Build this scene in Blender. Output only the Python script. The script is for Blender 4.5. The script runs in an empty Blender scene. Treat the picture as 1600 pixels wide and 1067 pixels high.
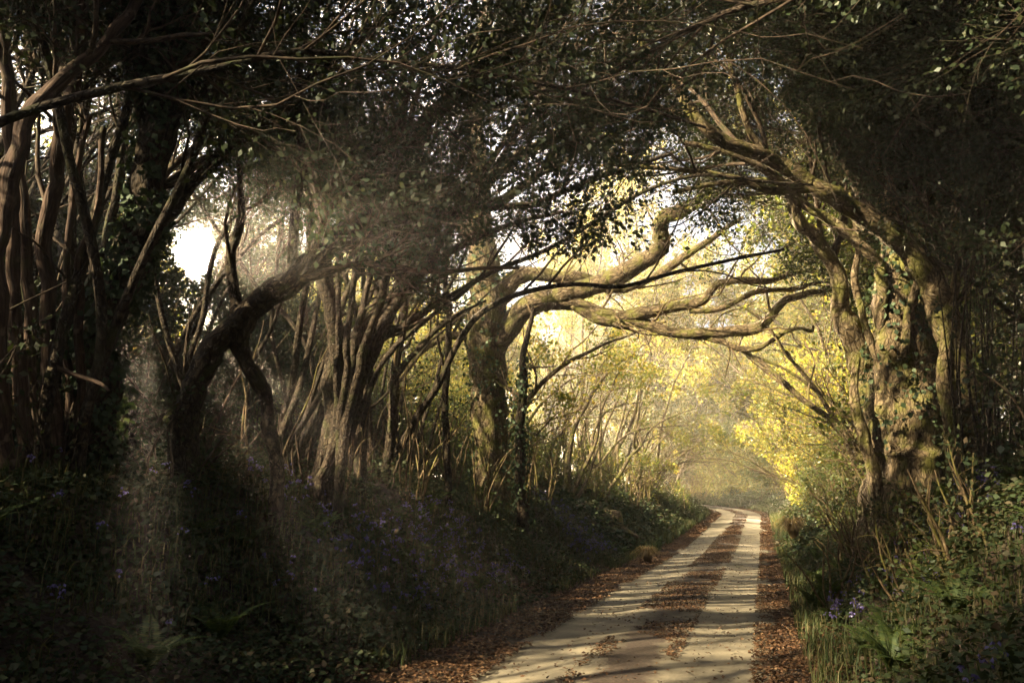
import bpy, math
import numpy as np
from mathutils import Vector, Matrix

rng = np.random.default_rng(11)
PI = math.pi
sc = bpy.context.scene
COL = sc.collection

# ------------------------------------------------------------------ camera
FPX = 28.0 / 36.0 * 1600.0
PITCH = math.radians(10.2)
YAW = math.radians(17.2)            # the view points left of the lane
CAM = np.array([0.0, 0.0, 1.7])
FWD = np.array([-math.sin(YAW) * math.cos(PITCH), math.cos(YAW) * math.cos(PITCH), math.sin(PITCH)])
RGT = np.array([math.cos(YAW), math.sin(YAW), 0.0])
UPV = np.cross(RGT, FWD)

def at(px, py, d):
    """point of the place seen at photo pixel (px, py), d metres deep"""
    return CAM + FWD * d + RGT * ((px - 800.0) / FPX * d) + UPV * ((533.5 - py) / FPX * d)

# ------------------------------------------------------------------ sun
SUN_EL = math.radians(30.0)
SUN_AZ = math.radians(17.2 + 118.0)   # counter-clockwise from +Y
S = np.array([-math.sin(SUN_AZ) * math.cos(SUN_EL), math.cos(SUN_AZ) * math.cos(SUN_EL), math.sin(SUN_EL)])
SU = np.cross(S, [0, 0, 1.0]); SU /= np.linalg.norm(SU)
SV = np.cross(SU, S)
GL = at(305, 398, 1.0) - CAM
GL = GL / np.linalg.norm(GL)
GC = at(222, 405, 1.0) - CAM          # added bright core in the sky, hidden behind the ivy clad trunk
GC = GC / np.linalg.norm(GC)

# ------------------------------------------------------------------ noise
def _h(i, j, k, s):
    n = (i * 374761393 + j * 668265263 + k * 2147483647 + s * 1274126177) & 0x7fffffff
    n = ((n ^ (n >> 13)) * 1274126177) & 0x7fffffff
    return ((n ^ (n >> 16)) & 0xffff) / 65535.0

def vnoise(p, s=0):
    p = np.asarray(p, float)
    i = np.floor(p).astype(np.int64); f = p - i
    f = f * f * (3 - 2 * f)
    r = 0
    for a in (0, 1):
        wa = f[..., 0] if a else 1 - f[..., 0]
        for b in (0, 1):
            wb = f[..., 1] if b else 1 - f[..., 1]
            for c in (0, 1):
                wc = f[..., 2] if c else 1 - f[..., 2]
                r = r + wa * wb * wc * _h(i[..., 0] + a, i[..., 1] + b, i[..., 2] + c, s)
    return r

def n2(x, y, s=0):
    return vnoise(np.stack([x, y, np.zeros_like(x)], -1), s)

def sm(t):
    t = np.clip(t, 0, 1)
    return t * t * (3 - 2 * t)

# ------------------------------------------------------------------ terrain
HW = 1.3
def road_z(y):
    return np.interp(y, [-40, 8, 14, 25, 36, 54, 70, 130, 400], [0, 0, -.1, -.33, -.3, -.1, .15, .6, 1.5])

def road_c(y):
    return -1.3 - 0.016 * np.clip(np.asarray(y, float) - 50, 0, 22) ** 2 - 0.7 * np.clip(np.asarray(y, float) - 72, 0, 400)

def terrain(x, y, bumps=True):
    x = np.asarray(x, float); y = np.asarray(y, float)
    xl = x - road_c(y)
    dl = -xl - HW; dr = xl - HW
    HL = np.interp(y, [-20, 12, 25, 50, 60, 80], [1.7, 1.65, 1.45, 1.15, .6, .4])
    HR = np.interp(y, [-20, 14, 30, 50, 60, 80], [1.6, 1.55, 1.3, .9, .55, .4])
    z = road_z(y) + HL * sm((dl - 0.75) / 2.7) + HR * sm((dr - 0.4) / 2.3)
    # the field on the left climbs to a low hill, the wood on the right is level
    hill = np.clip(dl - 8, 0, 100)
    z = z + 0.11 * hill * sm(hill / 12)
    if bumps:
        a = sm((dl - 0.5) / 1.2) + sm((dr - 0.25) / 1.0)
        z = z + a * (0.30 * (n2(x * .9, y * .9, 3) - .5) + 0.14 * (n2(x * 2.7, y * 2.7, 4) - .5))
        edge = sm((dl + .05) / .5) + sm((dr + .05) / .4)
        z = z + edge * 0.05 * n2(x * 5, y * 5, 5)
    return z

# ------------------------------------------------------------------ mesh helpers
def mesh_np(name, V, F, mat, smooth=False, tc=None):
    """V (n,3) verts, F (m,k) faces, one mesh"""
    me = bpy.data.meshes.new(name)
    V = np.ascontiguousarray(V, dtype=np.float32); F = np.ascontiguousarray(F, dtype=np.int32)
    m, k = F.shape
    me.vertices.add(len(V)); me.vertices.foreach_set('co', V.ravel())
    me.loops.add(m * k); me.loops.foreach_set('vertex_index', F.ravel())
    me.polygons.add(m); me.polygons.foreach_set('loop_start', np.arange(0, m * k, k, dtype=np.int32))
    if smooth:
        me.polygons.foreach_set('use_smooth', np.ones(m, dtype=bool))
    me.update(calc_edges=True)
    if tc is not None:
        a = me.attributes.new('tc', 'FLOAT_VECTOR', 'POINT')
        a.data.foreach_set('vector', np.ascontiguousarray(tc, dtype=np.float32).ravel())
    me.materials.append(mat)
    return me

def link(name, me, parent=None, loc=None):
    o = bpy.data.objects.new(name, me); COL.objects.link(o)
    if parent is not None:
        o.parent = parent
    if loc is not None:
        o.location = loc
    return o

def tag(o, label=None, cat=None, group=None, kind=None):
    if label: o['label'] = label
    if cat: o['category'] = cat
    if group: o['group'] = group
    if kind: o['kind'] = kind
    return o

NTH = [0]
def reseed():
    global rng
    NTH[0] += 1
    rng = np.random.default_rng(9000 + NTH[0])

def thing(name, loc, label, cat, group=None):
    reseed()
    o = bpy.data.objects.new(name, None); COL.objects.link(o)
    o.empty_display_size = 0.3
    o.location = [float(v) for v in loc]
    return tag(o, label, cat, group)

class Acc:
    """collects tubes or leaves into one mesh"""
    def __init__(s): s.V = []; s.F = []; s.T = []; s.n = 0
    def add(s, V, F, T=None):
        if len(V) == 0: return
        s.V.append(V); s.F.append(F + s.n); s.n += len(V)
        if T is not None: s.T.append(T)
    def build(s, name, mat, parent=None, smooth=False, origin=None):
        if not s.V: return None
        V = np.concatenate(s.V); F = np.concatenate(s.F)
        if origin is not None: V = V - np.asarray(origin)
        tc = np.concatenate(s.T) if s.T else None
        return link(name, mesh_np(name, V, F, mat, smooth, tc), parent)

def norm(v):
    return v / np.maximum(np.linalg.norm(v, axis=-1, keepdims=True), 1e-9)

def tubes(P, R, k=5, flute=0.0, seed=0, closed_tip=True):
    """P (B,n,3) centre lines, R (B,n) radii"""
    P = np.asarray(P, float); R = np.asarray(R, float)
    B, n, _ = P.shape
    T = np.empty_like(P)
    T[:, 1:-1] = P[:, 2:] - P[:, :-2]; T[:, 0] = P[:, 1] - P[:, 0]; T[:, -1] = P[:, -1] - P[:, -2]
    T = norm(T)
    mean = norm(P[:, -1] - P[:, 0])
    ref = np.where(np.abs(mean[:, 2:3]) > 0.8, np.array([[1.0, 0, 0]]), np.array([[0, 0, 1.0]]))
    ref = np.broadcast_to(ref[:, None, :], P.shape)
    A = norm(np.cross(T, ref)); Bv = np.cross(T, A)
    th = np.arange(k) / k * 2 * PI
    L = np.concatenate([np.zeros((B, 1)), np.cumsum(np.linalg.norm(P[:, 1:] - P[:, :-1], axis=-1), axis=1)], 1)
    rad = np.broadcast_to(R[:, :, None], (B, n, k)).copy()
    if flute > 0:
        cs = np.stack(np.broadcast_arrays(np.cos(th)[None, None] * 1.6 + 7 * seed, np.sin(th)[None, None] * 1.6, L[:, :, None] * 0.9 + seed * 3.1), -1)
        nz = vnoise(cs, 9 + seed) - .5
        cs2 = np.stack(np.broadcast_arrays(np.cos(th)[None, None] * 3.4 + 3 * seed, np.sin(th)[None, None] * 3.4, L[:, :, None] * 3.1), -1)
        nz2 = vnoise(cs2, 21 + seed) - .5
        rad *= 1 + flute * (1.3 * nz + .7 * nz2)
    V = P[:, :, None, :] + rad[..., None] * (np.cos(th)[None, None, :, None] * A[:, :, None, :] + np.sin(th)[None, None, :, None] * Bv[:, :, None, :])
    tc = np.stack(np.broadcast_arrays(np.cos(th)[None, None] * R[:, :, None], np.sin(th)[None, None] * R[:, :, None], L[:, :, None]), -1)
    tc = tc + rng.random((B, 1, 1, 3)) * 20
    idx = np.arange(B * n * k).reshape(B, n, k)
    a = idx[:, :-1, :]; b = np.roll(a, -1, axis=2); d = idx[:, 1:, :]; c = np.roll(d, -1, axis=2)
    F = np.stack([a, b, c, d], -1).reshape(-1, 4)
    return V.reshape(-1, 3), F, tc.reshape(-1, 3)

def catmull(pts, per=6):
    p = np.asarray(pts, float)
    p = np.concatenate([[2 * p[0] - p[1]], p, [2 * p[-1] - p[-2]]])
    out = []
    for i in range(1, len(p) - 2):
        t = np.linspace(0, 1, per, endpoint=False)[:, None]
        out.append(.5 * (2 * p[i] + (p[i + 1] - p[i - 1]) * t + (2 * p[i - 1] - 5 * p[i] + 4 * p[i + 1] - p[i + 2]) * t ** 2 + (3 * p[i] - p[i - 1] - 3 * p[i + 1] + p[i + 2]) * t ** 3))
    out.append(p[-2][None])
    return np.concatenate(out)

def resample(P, n):
    L = np.concatenate([[0], np.cumsum(np.linalg.norm(P[1:, :3] - P[:-1, :3], axis=1))])
    t = np.linspace(0, L[-1], n)
    return np.stack([np.interp(t, L, P[:, i]) for i in range(P.shape[1])], 1)

def lens(P):
    return np.linalg.norm(P[:, 1:] - P[:, :-1], axis=-1).sum(1)

def grow(P, R, dens, t0, t1, lr, lmin, lmax, ang, npts, wob, up, rr, rmax, bias=(0, 0, 0), mincount=1, tip=.3):
    B, n, _ = P.shape
    L = lens(P)
    cnt = np.maximum(mincount, rng.poisson(np.maximum(L * dens * (t1 - t0), 0)))
    idx = np.repeat(np.arange(B), cnt)
    M = len(idx)
    t = t0 + (t1 - t0) * rng.random(M)
    f = t * (n - 1); i = np.minimum(f.astype(int), n - 2); w = (f - i)[:, None]
    p0 = P[idx, i] * (1 - w) + P[idx, i + 1] * w
    r = R[idx, i] * (1 - w[:, 0]) + R[idx, i + 1] * w[:, 0]
    tan = norm(P[idx, i + 1] - P[idx, i])
    rv = rng.normal(size=(M, 3)); rv -= (rv * tan).sum(1, keepdims=True) * tan
    a = np.radians(rng.uniform(ang[0], ang[1], M))[:, None]
    d = np.cos(a) * tan + np.sin(a) * norm(rv)
    d = norm(d + np.array([0, 0, up]) + np.array(bias))
    ln = np.clip(L[idx] * lr * (1.15 - .6 * t) * rng.uniform(.6, 1.3, M), lmin, lmax)
    st = (ln / (npts - 1))[:, None]
    C = np.empty((M, npts, 3)); C[:, 0] = p0
    for k in range(1, npts):
        C[:, k] = C[:, k - 1] + d * st
        d = norm(d + wob * rng.normal(size=(M, 3)) + np.array([0, 0, up * .35]) + np.array(bias) * .3)
    r0 = np.minimum(r * rr, rmax) * rng.uniform(.7, 1.1, M)
    RR = r0[:, None] * np.linspace(1, tip, npts)[None]
    return C, RR

# ------------------------------------------------------------------ where the canopy has gaps
ZONES = []      # (centre, ru, rv) : the sun reaches this spot
def lit_zone(p, ru, rv, seed=0):
    ZONES.append((np.asarray(p, float), ru, rv, seed))

SHAFTS = [(at(222, 760, 5.5), .24), (at(438, 765, 5.6), .22), (at(608, 780, 5.6), .24), (at(140, 740, 5.2), .16)]
def in_shaft(p):
    k = np.zeros(len(p), bool)
    for c, r in SHAFTS:
        d = p - c; w = d @ GC
        k |= (w > .5) & (np.linalg.norm(d - w[:, None] * GC[None], axis=1) < r)
    return k

def window(p):
    rel = p - CAM; d = np.maximum(rel @ FWD, .1)
    px = 800 + (rel @ RGT) / d * FPX; py = 533.5 - (rel @ UPV) / d * FPX
    q = .6 + .8 * n2(px / 38, py / 38, 63)
    e = lambda cx, cy, rx, ry: (((px - cx) / rx) ** 2 + ((py - cy) / ry) ** 2) < q
    arch = (d > 3) & (d < 9.9) & (n2(px / 13, py / 13, 64) > .3) & (e(1340, 330, 150, 95) | e(1170, 235, 140, 70) | e(1440, 450, 90, 110) | e(1390, 580, 110, 170) | e(1250, 400, 90, 110))
    return arch | (d < 15.6) & (d > 3) & (((((px - 775) / 75) ** 2 + ((py - 470) / 85) ** 2) < q) | ((((px - 960) / 190) ** 2 + ((py - 455) / 62) ** 2) < q) | ((((px - 1150) / 130) ** 2 + ((py - 490) / 62) ** 2) < q))

def flecks(p):
    z = p[:, 2]
    # sun flecks on the lane
    q = p - S[None] * ((z + .15) / S[2])[:, None]
    hs = S[:2] / np.linalg.norm(S[:2])
    al = q[:, 0] * hs[0] + q[:, 1] * hs[1]; ac = -q[:, 0] * hs[1] + q[:, 1] * hs[0]
    on = (q[:, 0] > -3.4) & (q[:, 0] < .9) & (q[:, 1] > 7.2) & (q[:, 1] < 60)
    fl = .62 * n2(al * .55 + 3, ac * 1.7, 31) + .38 * n2(al * 1.3, ac * 4.2, 32)
    wide = n2(al * .25, ac * .42, 33)
    return on & (fl + .35 * (wide - .5) > np.where(q[:, 1] < 11, .54, .49))

def glare_hole(p):
    rel = p - CAM
    dp = rel @ GL
    off = np.linalg.norm(rel - dp[:, None] * GL[None], axis=1) / np.maximum(dp, .1)
    gq = rel / np.maximum(dp, .1)[:, None] * 55
    return (dp > 0) & (off < math.radians(1.25) * (.3 + 1.2 * n2(gq[:, 0], gq[:, 2], 61)))

def gaps(p, far=True):
    """True where no leaf hangs: the holes the sun comes through, the lane, the air round the viewer"""
    x, y, z = p[:, 0], p[:, 1], p[:, 2]
    k = np.zeros(len(p), bool)
    xl = x - road_c(y)
    k |= (np.abs(xl / 2.5) ** 2.4 + np.clip((z - road_z(y)) / 3.7, 0, 9) ** 2.4) < 1
    rel = p - CAM
    dist = np.linalg.norm(rel, axis=1)
    k |= dist < 3.4
    dz = rel @ FWD
    k |= (dz > 0) & (dz < np.where(x > -1, 6.4, 5.6))
    k |= flecks(p)
    # the far lane stands in broken sun
    u = p @ SU; v = p @ SV; w = p @ S
    if far:
        left = xl < -2.2 - .25 * np.clip(z - road_z(y) - 1.5, 0, 4)
        nn = .65 * n2(u * .55, v * .55, 41) + .35 * n2(u * 1.7, v * 1.7, 42)
        k |= (y > 15 + 3 * n2(u, v, 43)) & (nn > np.where(left, np.where(z - road_z(y) < 3.2, .60, .48), .56))
    for c, ru, rv, sd in ZONES:
        du = (u - c @ SU) / ru; dv = (v - c @ SV) / rv
        near = (du * du + dv * dv < 1.3 * n2(u * 2.6 + sd, v * 2.6, 51) + .55) & (n2(u * 5.5, v * 5.5, 52 + sd) > .28)
        k |= near & (w > c @ S + .35)
    # the hole the sky glare shows through and the paths of the added core's shafts
    k |= glare_hole(p)
    k |= in_shaft(p)
    # the open air between the near stems that shows the oak's fork
    k |= window(p)
    return k

def leaf_mesh(C, D, N, Ls, Ws, curl=.18):
    """one small curved four-cornered leaf per row"""
    D = norm(D); N = norm(N - (N * D).sum(1, keepdims=True) * D); Sd = np.cross(D, N)
    L = Ls[:, None]; W = Ws[:, None]
    a = C
    b = C + D * L * .45 + Sd * W * .5 + N * L * curl * .5
    c = C + D * L
    d = C + D * L * .45 - Sd * W * .5 + N * L * curl * .5
    V = np.stack([a, b, c, d], 1).reshape(-1, 3)
    F = np.arange(len(C) * 4).reshape(-1, 4)
    return V, F

def leaves_on(P, per, size, spread=.05, aspect=.62, cull=True, far=True, keep=1.0, upbias=.7):
    B, n, _ = P.shape
    idx = np.repeat(np.arange(B), per)
    if keep < 1: idx = idx[rng.random(len(idx)) < keep]
    M = len(idx)
    t = rng.uniform(.1, 1.0, M) ** .8
    f = t * (n - 1); i = np.minimum(f.astype(int), n - 2); w = (f - i)[:, None]
    p = P[idx, i] * (1 - w) + P[idx, i + 1] * w
    tan = norm(P[idx, i + 1] - P[idx, i])
    off = rng.normal(size=(M, 3))
    p = p + off * spread
    if cull:
        ok = ~gaps(p, far)
        ok &= (.45 * vnoise(p * 1.5, 17) + .55 * vnoise(p * 5.0, 18)) > (np.where(p[:, 0] < 1.0, .40, .385) if not far else .30)
        p = p[ok]; tan = tan[ok]; off = off[ok]; M = len(p)
    D = norm(tan * .6 + norm(off) * .9 + rng.normal(size=(M, 3)) * .3)
    N = rng.normal(size=(M, 3)) * .75; N[:, 2] += upbias
    Ls = size * rng.uniform(.4, 1.45, M)
    return leaf_mesh(p, D, N, Ls, Ls * aspect * rng.uniform(.8, 1.2, M))

# ------------------------------------------------------------------ materials
def newmat(name):
    m = bpy.data.materials.new(name); m.use_nodes = True
    nt = m.node_tree; nt.nodes.clear()
    out = nt.nodes.new('ShaderNodeOutputMaterial')
    return m, nt, out

def N(nt, t, **kw):
    n = nt.nodes.new('ShaderNode' + t)
    for k, v in kw.items():
        if k in n.inputs: n.inputs[k].default_value = v
        else: setattr(n, k, v)
    return n

def ramp(nt, fac, stops):
    r = nt.nodes.new('ShaderNodeValToRGB')
    el = r.color_ramp.elements
    while len(el) < len(stops): el.new(.5)
    for e, (p, c) in zip(el, stops):
        e.position = p; e.color = (*c, 1)
    nt.links.new(fac, r.inputs[0])
    return r.outputs[0]

def leaf_mat(name, cols, transl=.35, gloss=.05, rough=.38, tcol=(1.25, 1.2, .6)):
    m, nt, out = newmat(name)
    g = N(nt, 'NewGeometry')
    c = ramp(nt, g.outputs['Random Per Island'], [(i / (len(cols) - 1), k) for i, k in enumerate(cols)])
    df = N(nt, 'BsdfDiffuse'); nt.links.new(c, df.inputs[0])
    mulc = N(nt, 'MixRGB', blend_type='MULTIPLY'); mulc.inputs[0].default_value = 1
    nt.links.new(c, mulc.inputs[1]); mulc.inputs[2].default_value = (*tcol, 1)
    tr = N(nt, 'BsdfTranslucent'); nt.links.new(mulc.outputs[0], tr.inputs[0])
    mx = N(nt, 'MixShader'); mx.inputs[0].default_value = transl
    nt.links.new(df.outputs[0], mx.inputs[1]); nt.links.new(tr.outputs[0], mx.inputs[2])
    gl = N(nt, 'BsdfGlossy'); gl.inputs['Roughness'].default_value = rough; gl.inputs[0].default_value = (.9, .95, .9, 1)
    m2 = N(nt, 'MixShader'); m2.inputs[0].default_value = gloss
    nt.links.new(mx.outputs[0], m2.inputs[1]); nt.links.new(gl.outputs[0], m2.inputs[2])
    nt.links.new(m2.outputs[0], out.inputs[0])
    return m

def bark_mat(name, dark, mid, lite, moss, mossamt=.5, scale=26, stretch=.22, bump=.6, crack=.35):
    m, nt, out = newmat(name)
    at_ = N(nt, 'Attribute', attribute_name='tc')
    mp = N(nt, 'Mapping'); mp.inputs['Scale'].default_value = (1, 1, stretch)
    nt.links.new(at_.outputs['Vector'], mp.inputs[0])
    nz = N(nt, 'TexNoise'); nz.inputs['Scale'].default_value = scale; nz.inputs['Detail'].default_value = 10; nz.inputs['Roughness'].default_value = .68; nz.inputs['Distortion'].default_value = .6
    nt.links.new(mp.outputs[0], nz.inputs[0])
    col0 = ramp(nt, nz.outputs[0], [(.3, dark), (.5, mid), (.72, lite)])
    vo = N(nt, 'TexVoronoi', feature='DISTANCE_TO_EDGE'); vo.inputs['Scale'].default_value = scale * .62
    wq = N(nt, 'TexNoise'); wq.inputs['Scale'].default_value = scale * .5; wq.inputs['Detail'].default_value = 4; nt.links.new(mp.outputs[0], wq.inputs[0])
    wa = N(nt, 'VectorMath', operation='MULTIPLY_ADD'); wa.inputs[1].default_value = (.09, .09, .09); nt.links.new(wq.outputs['Color'], wa.inputs[0]); nt.links.new(mp.outputs[0], wa.inputs[2])
    nt.links.new(wa.outputs[0], vo.inputs['Vector'])
    cr = N(nt, 'MapRange'); cr.inputs['From Max'].default_value = .16; cr.inputs['To Min'].default_value = crack; nt.links.new(vo.outputs['Distance'], cr.inputs[0])
    cm = N(nt, 'MixRGB', blend_type='MULTIPLY'); cm.inputs[0].default_value = 1; nt.links.new(col0, cm.inputs[1]); nt.links.new(cr.outputs[0], cm.inputs[2])
    nlic = N(nt, 'TexNoise'); nlic.inputs['Scale'].default_value = 11; nlic.inputs['Detail'].default_value = 6; nt.links.new(at_.outputs['Vector'], nlic.inputs[0])
    ml_ = N(nt, 'MapRange'); ml_.inputs['From Min'].default_value = .6; ml_.inputs['From Max'].default_value = .7; ml_.inputs['To Max'].default_value = .7; nt.links.new(nlic.outputs[0], ml_.inputs[0])
    lic = N(nt, 'MixRGB'); nt.links.new(ml_.outputs[0], lic.inputs[0]); nt.links.new(cm.outputs[0], lic.inputs[1]); lic.inputs[2].default_value = (lite[0] * 1.15, lite[1] * 1.25, lite[2] * 1.3, 1)
    col = lic.outputs[0]
    nm = N(nt, 'TexNoise'); nm.inputs['Scale'].default_value = 4.0; nm.inputs['Detail'].default_value = 5
    nt.links.new(at_.outputs['Vector'], nm.inputs[0])
    mr = N(nt, 'MapRange'); mr.inputs['From Min'].default_value = .62 - .25 * mossamt; mr.inputs['From Max'].default_value = .8 - .25 * mossamt
    nt.links.new(nm.outputs[0], mr.inputs[0])
    mx = N(nt, 'MixRGB'); nt.links.new(mr.outputs[0], mx.inputs[0]); nt.links.new(col, mx.inputs[1]); mx.inputs[2].default_value = (*moss, 1)
    bs = N(nt, 'BsdfPrincipled'); bs.inputs['Roughness'].default_value = .85
    bs.inputs['Specular IOR Level'].default_value = .2
    nt.links.new(mx.outputs[0], bs.inputs['Base Color'])
    bp = N(nt, 'Bump'); bp.inputs['Strength'].default_value = bump; bp.inputs['Distance'].default_value = .03
    hh = N(nt, 'Math', operation='MULTIPLY_ADD'); hh.inputs[1].default_value = .9
    nt.links.new(cr.outputs[0], hh.inputs[0]); nt.links.new(nz.outputs[0], hh.inputs[2])
    nt.links.new(hh.outputs[0], bp.inputs['Height']); nt.links.new(bp.outputs[0], bs.inputs['Normal'])
    nt.links.new(bs.outputs[0], out.inputs[0])
    return m

M = {}
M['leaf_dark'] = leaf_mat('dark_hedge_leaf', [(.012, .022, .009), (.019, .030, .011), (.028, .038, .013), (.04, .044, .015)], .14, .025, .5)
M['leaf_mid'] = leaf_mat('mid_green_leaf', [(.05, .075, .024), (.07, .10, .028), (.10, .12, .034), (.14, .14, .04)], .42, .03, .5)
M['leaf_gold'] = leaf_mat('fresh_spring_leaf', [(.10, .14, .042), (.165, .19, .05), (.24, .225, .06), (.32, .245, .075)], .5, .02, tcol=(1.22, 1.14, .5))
M['leaf_ivy'] = leaf_mat('ivy_leaf', [(.02, .038, .018), (.032, .055, .022), (.05, .075, .028)], .15, .03, .65)
M['leaf_bank'] = leaf_mat('bramble_leaf', [(.022, .036, .016), (.035, .052, .02), (.05, .062, .024), (.075, .05, .028)], .2, .02, .6)
M['grass'] = leaf_mat('grass_blade', [(.03, .05, .018), (.05, .07, .025), (.08, .085, .035), (.14, .12, .06)], .3, .012, .65)
M['fern'] = leaf_mat('fern_frond', [(.035, .06, .018), (.055, .085, .022), (.09, .11, .03)], .35, .02, .6)
M['litter'] = leaf_mat('dead_leaf', [(.035, .019, .012), (.07, .037, .021), (.115, .062, .034), (.17, .11, .062)], .1, .03, tcol=(1, .8, .5))
M['bell'] = leaf_mat('bluebell_petal', [(.07, .06, .17), (.11, .09, .25), (.16, .13, .32)], .3, .03, tcol=(1, 1, 1))
M['straw'] = leaf_mat('dry_grass', [(.16, .105, .05), (.24, .17, .08), (.32, .24, .12)], .3, .03)
M['far_leaf'] = leaf_mat('distant_leaf', [(.05, .065, .025), (.075, .09, .03), (.1, .1, .035)], .3, .03)
M['bark'] = bark_mat('brown_bark', (.014, .010, .007), (.04, .029, .019), (.10, .073, .047), (.045, .048, .018), .35, 26, .62, .8)
M['bark_moss'] = bark_mat('mossy_bark', (.04, .028, .017), (.13, .095, .055), (.25, .195, .115), (.12, .115, .032), .6, 24, .46, 1.0, .42)
M['bark_red'] = bark_mat('smooth_reddish_bark', (.02, .013, .01), (.065, .04, .028), (.15, .10, .07), (.06, .058, .025), .25, 30, .12, .5, .6)
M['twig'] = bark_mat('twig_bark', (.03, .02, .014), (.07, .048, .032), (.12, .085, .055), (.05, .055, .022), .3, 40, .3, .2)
M['twig_far'] = bark_mat('sunlit_twig_bark', (.07, .045, .025), (.13, .09, .05), (.2, .14, .08), (.12, .11, .03), .5, 40, .3, .2)  # twig bark again, with sunlight put in as lighter browns

# ------------------------------------------------------------------ tree building
def hero_limb(pts, per=7):
    """[(px, py, depth, half width in photo pixels)] -> smooth centre line with radii"""
    a = np.array([[*at(px, py, d), r * d / FPX] for px, py, d, r in pts])
    return catmull(a, per)

def ground_root(limb, drop=.25, flare=1.2):
    p = limb[0].copy()
    g = terrain(p[0], p[1]) - drop
    if p[2] > g:
        q = p.copy(); q[2] = g; q[3] *= flare
        n = max(2, int((p[2] - g) / .15))
        seg = np.array([q + (p - q) * t for t in np.linspace(0, 1, n, endpoint=False)])
        seg[:, 3] = p[3] * (1 + (flare - 1) * np.linspace(1, 0, n, endpoint=False) ** 2)
        limb = np.concatenate([seg, limb])
    return limb

def in_zone(p):
    k = np.zeros(len(p), bool)
    u = p @ SU; v = p @ SV; w = p @ S
    for c, ru, rv, sd in ZONES:
        k |= (((u - c @ SU) / ru) ** 2 + ((v - c @ SV) / rv) ** 2 < .9) & (w > c @ S + .6)
    return k

def filt(P, R, q=3, far=True, frac=.8, zfrac=.8):
    """drop the twigs that stand in a canopy gap"""
    k = gaps(P[:, P.shape[1] // 2], far) & (rng.random(len(P)) < frac)
    k |= gaps(P[:, -1], far) & (rng.random(len(P)) < .5 * frac)
    inl = P[:, -1]
    xl = inl[:, 0] - road_c(inl[:, 1])
    k |= (np.abs(xl) < 2.2) & (inl[:, 2] - road_z(inl[:, 1]) < 2.4)
    k |= np.linalg.norm(inl - CAM, axis=1) < 3.0
    pm = P[:, P.shape[1] // 2]
    k |= in_shaft(pm) | in_shaft(inl)
    k |= (window(pm) | in_shaft(pm) | flecks(pm) | flecks(inl) | glare_hole(pm) | glare_hole(inl)) & (rng.random(len(P)) < zfrac + .1)
    k |= in_zone(P[:, P.shape[1] // 2]) & (rng.random(len(P)) < zfrac)
    return P[~k], R[~k]

def dress(root, org, mains, leaf, lsize, bark, twig, per=9, d1=1.6, d2=2.6, d3=4.5, up=.12, bias=(0, 0, 0), t0=.25,
          lr1=.38, l1max=2.6, l3=(.2, .65), far=True, keep=1.0, aspect=.62, thin=1.0, skip=()):
    """branches, twigs and leaves on the main limbs; mains = list of (n,4) arrays"""
    acc = Acc(); lv = Acc()
    QD = 2.0 if not far else 1.6
    n0 = 16
    P = np.stack([resample(m, n0) for i, m in enumerate(mains) if i not in skip]); R = P[..., 3]; P = P[..., :3]
    P1, R1 = grow(P, R, d1 * QD, t0, 1, lr1, .6, l1max, (25, 70), 8, .16, up, .5, .05, bias)
    P1, R1 = filt(P1, R1, far=far, frac=0 if not far else .15, zfrac=.8)
    P2, R2 = grow(P1, R1, d2 * QD, .1, 1, .55, .35, 1.4, (25, 65), 6, .2, up * .8, .55, .018, bias)
    P2, R2 = filt(P2, R2, far=far, frac=.25 if not far else .5, zfrac=.95)
    P3, R3 = grow(P2, R2, d3 * QD, .05, 1, .55, l3[0], l3[1], (20, 65), 4, .2, up * .6, .6, .006 * thin, bias)
    R3 = np.maximum(R3, .0016 * thin)
    P3, R3 = filt(P3, R3, far=far, frac=.6 if not far else .8, zfrac=1)
    acc.add(*tubes(P1, R1, 6)); acc.add(*tubes(P2, np.maximum(R2, .003 * thin), 4)); acc.add(*tubes(P3, R3, 3))
    acc.build('branches', twig, root, True, org)
    lv.add(*leaves_on(P3, per, lsize, far=far, keep=keep, aspect=aspect))
    lv.add(*leaves_on(P2, max(1, per // 3), lsize, far=far, keep=keep, aspect=aspect))
    lv.build('crown', leaf, root, False, org)
    return P1, P2, P3

def hero_tree(name, label, cat, limbs, bark, sides=(18, 10), flute=.25, ground=(0,), group=None, limbname='limb', thick=1):
    Ls = [hero_limb(l) for l in limbs]
    for l in Ls:
        jj = np.stack([vnoise(l[:, :3] * 2.3 + k * 9, 5 + k) - .5 for k in range(3)], 1)
        kk = np.stack([vnoise(l[:, :3] * 6.5 + k * 9, 15 + k) - .5 for k in range(3)], 1)
        l[:, :3] += jj * np.minimum(l[:, 3:4] * 1.3, .12) + kk * np.minimum(l[:, 3:4] * .6, .05)
        l[:, 3] *= .88 + .3 * vnoise(l[:, :3] * 5, 25)
    if thick != 1:
        for l in Ls: l[:, 3] *= thick
    for g in ground: Ls[g] = ground_root(Ls[g])
    org = Ls[0][0, :3].copy()
    org[2] = float(terrain(org[0], org[1]))
    root = thing(name, org, label, cat, group)
    for i, l in enumerate(Ls):
        acc = Acc()
        l = resample(l, max(8, int(len(l) * 1.6)))
        acc.add(*tubes(l[None, :, :3], l[None, :, 3], sides[0] if i in ground else sides[1], flute if i in ground else flute * .8, seed=i + len(name)))
        acc.build('trunk' if i == 0 else ('stem' if i in ground else limbname), bark, root, True, org)
    return root, org, Ls

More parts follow.
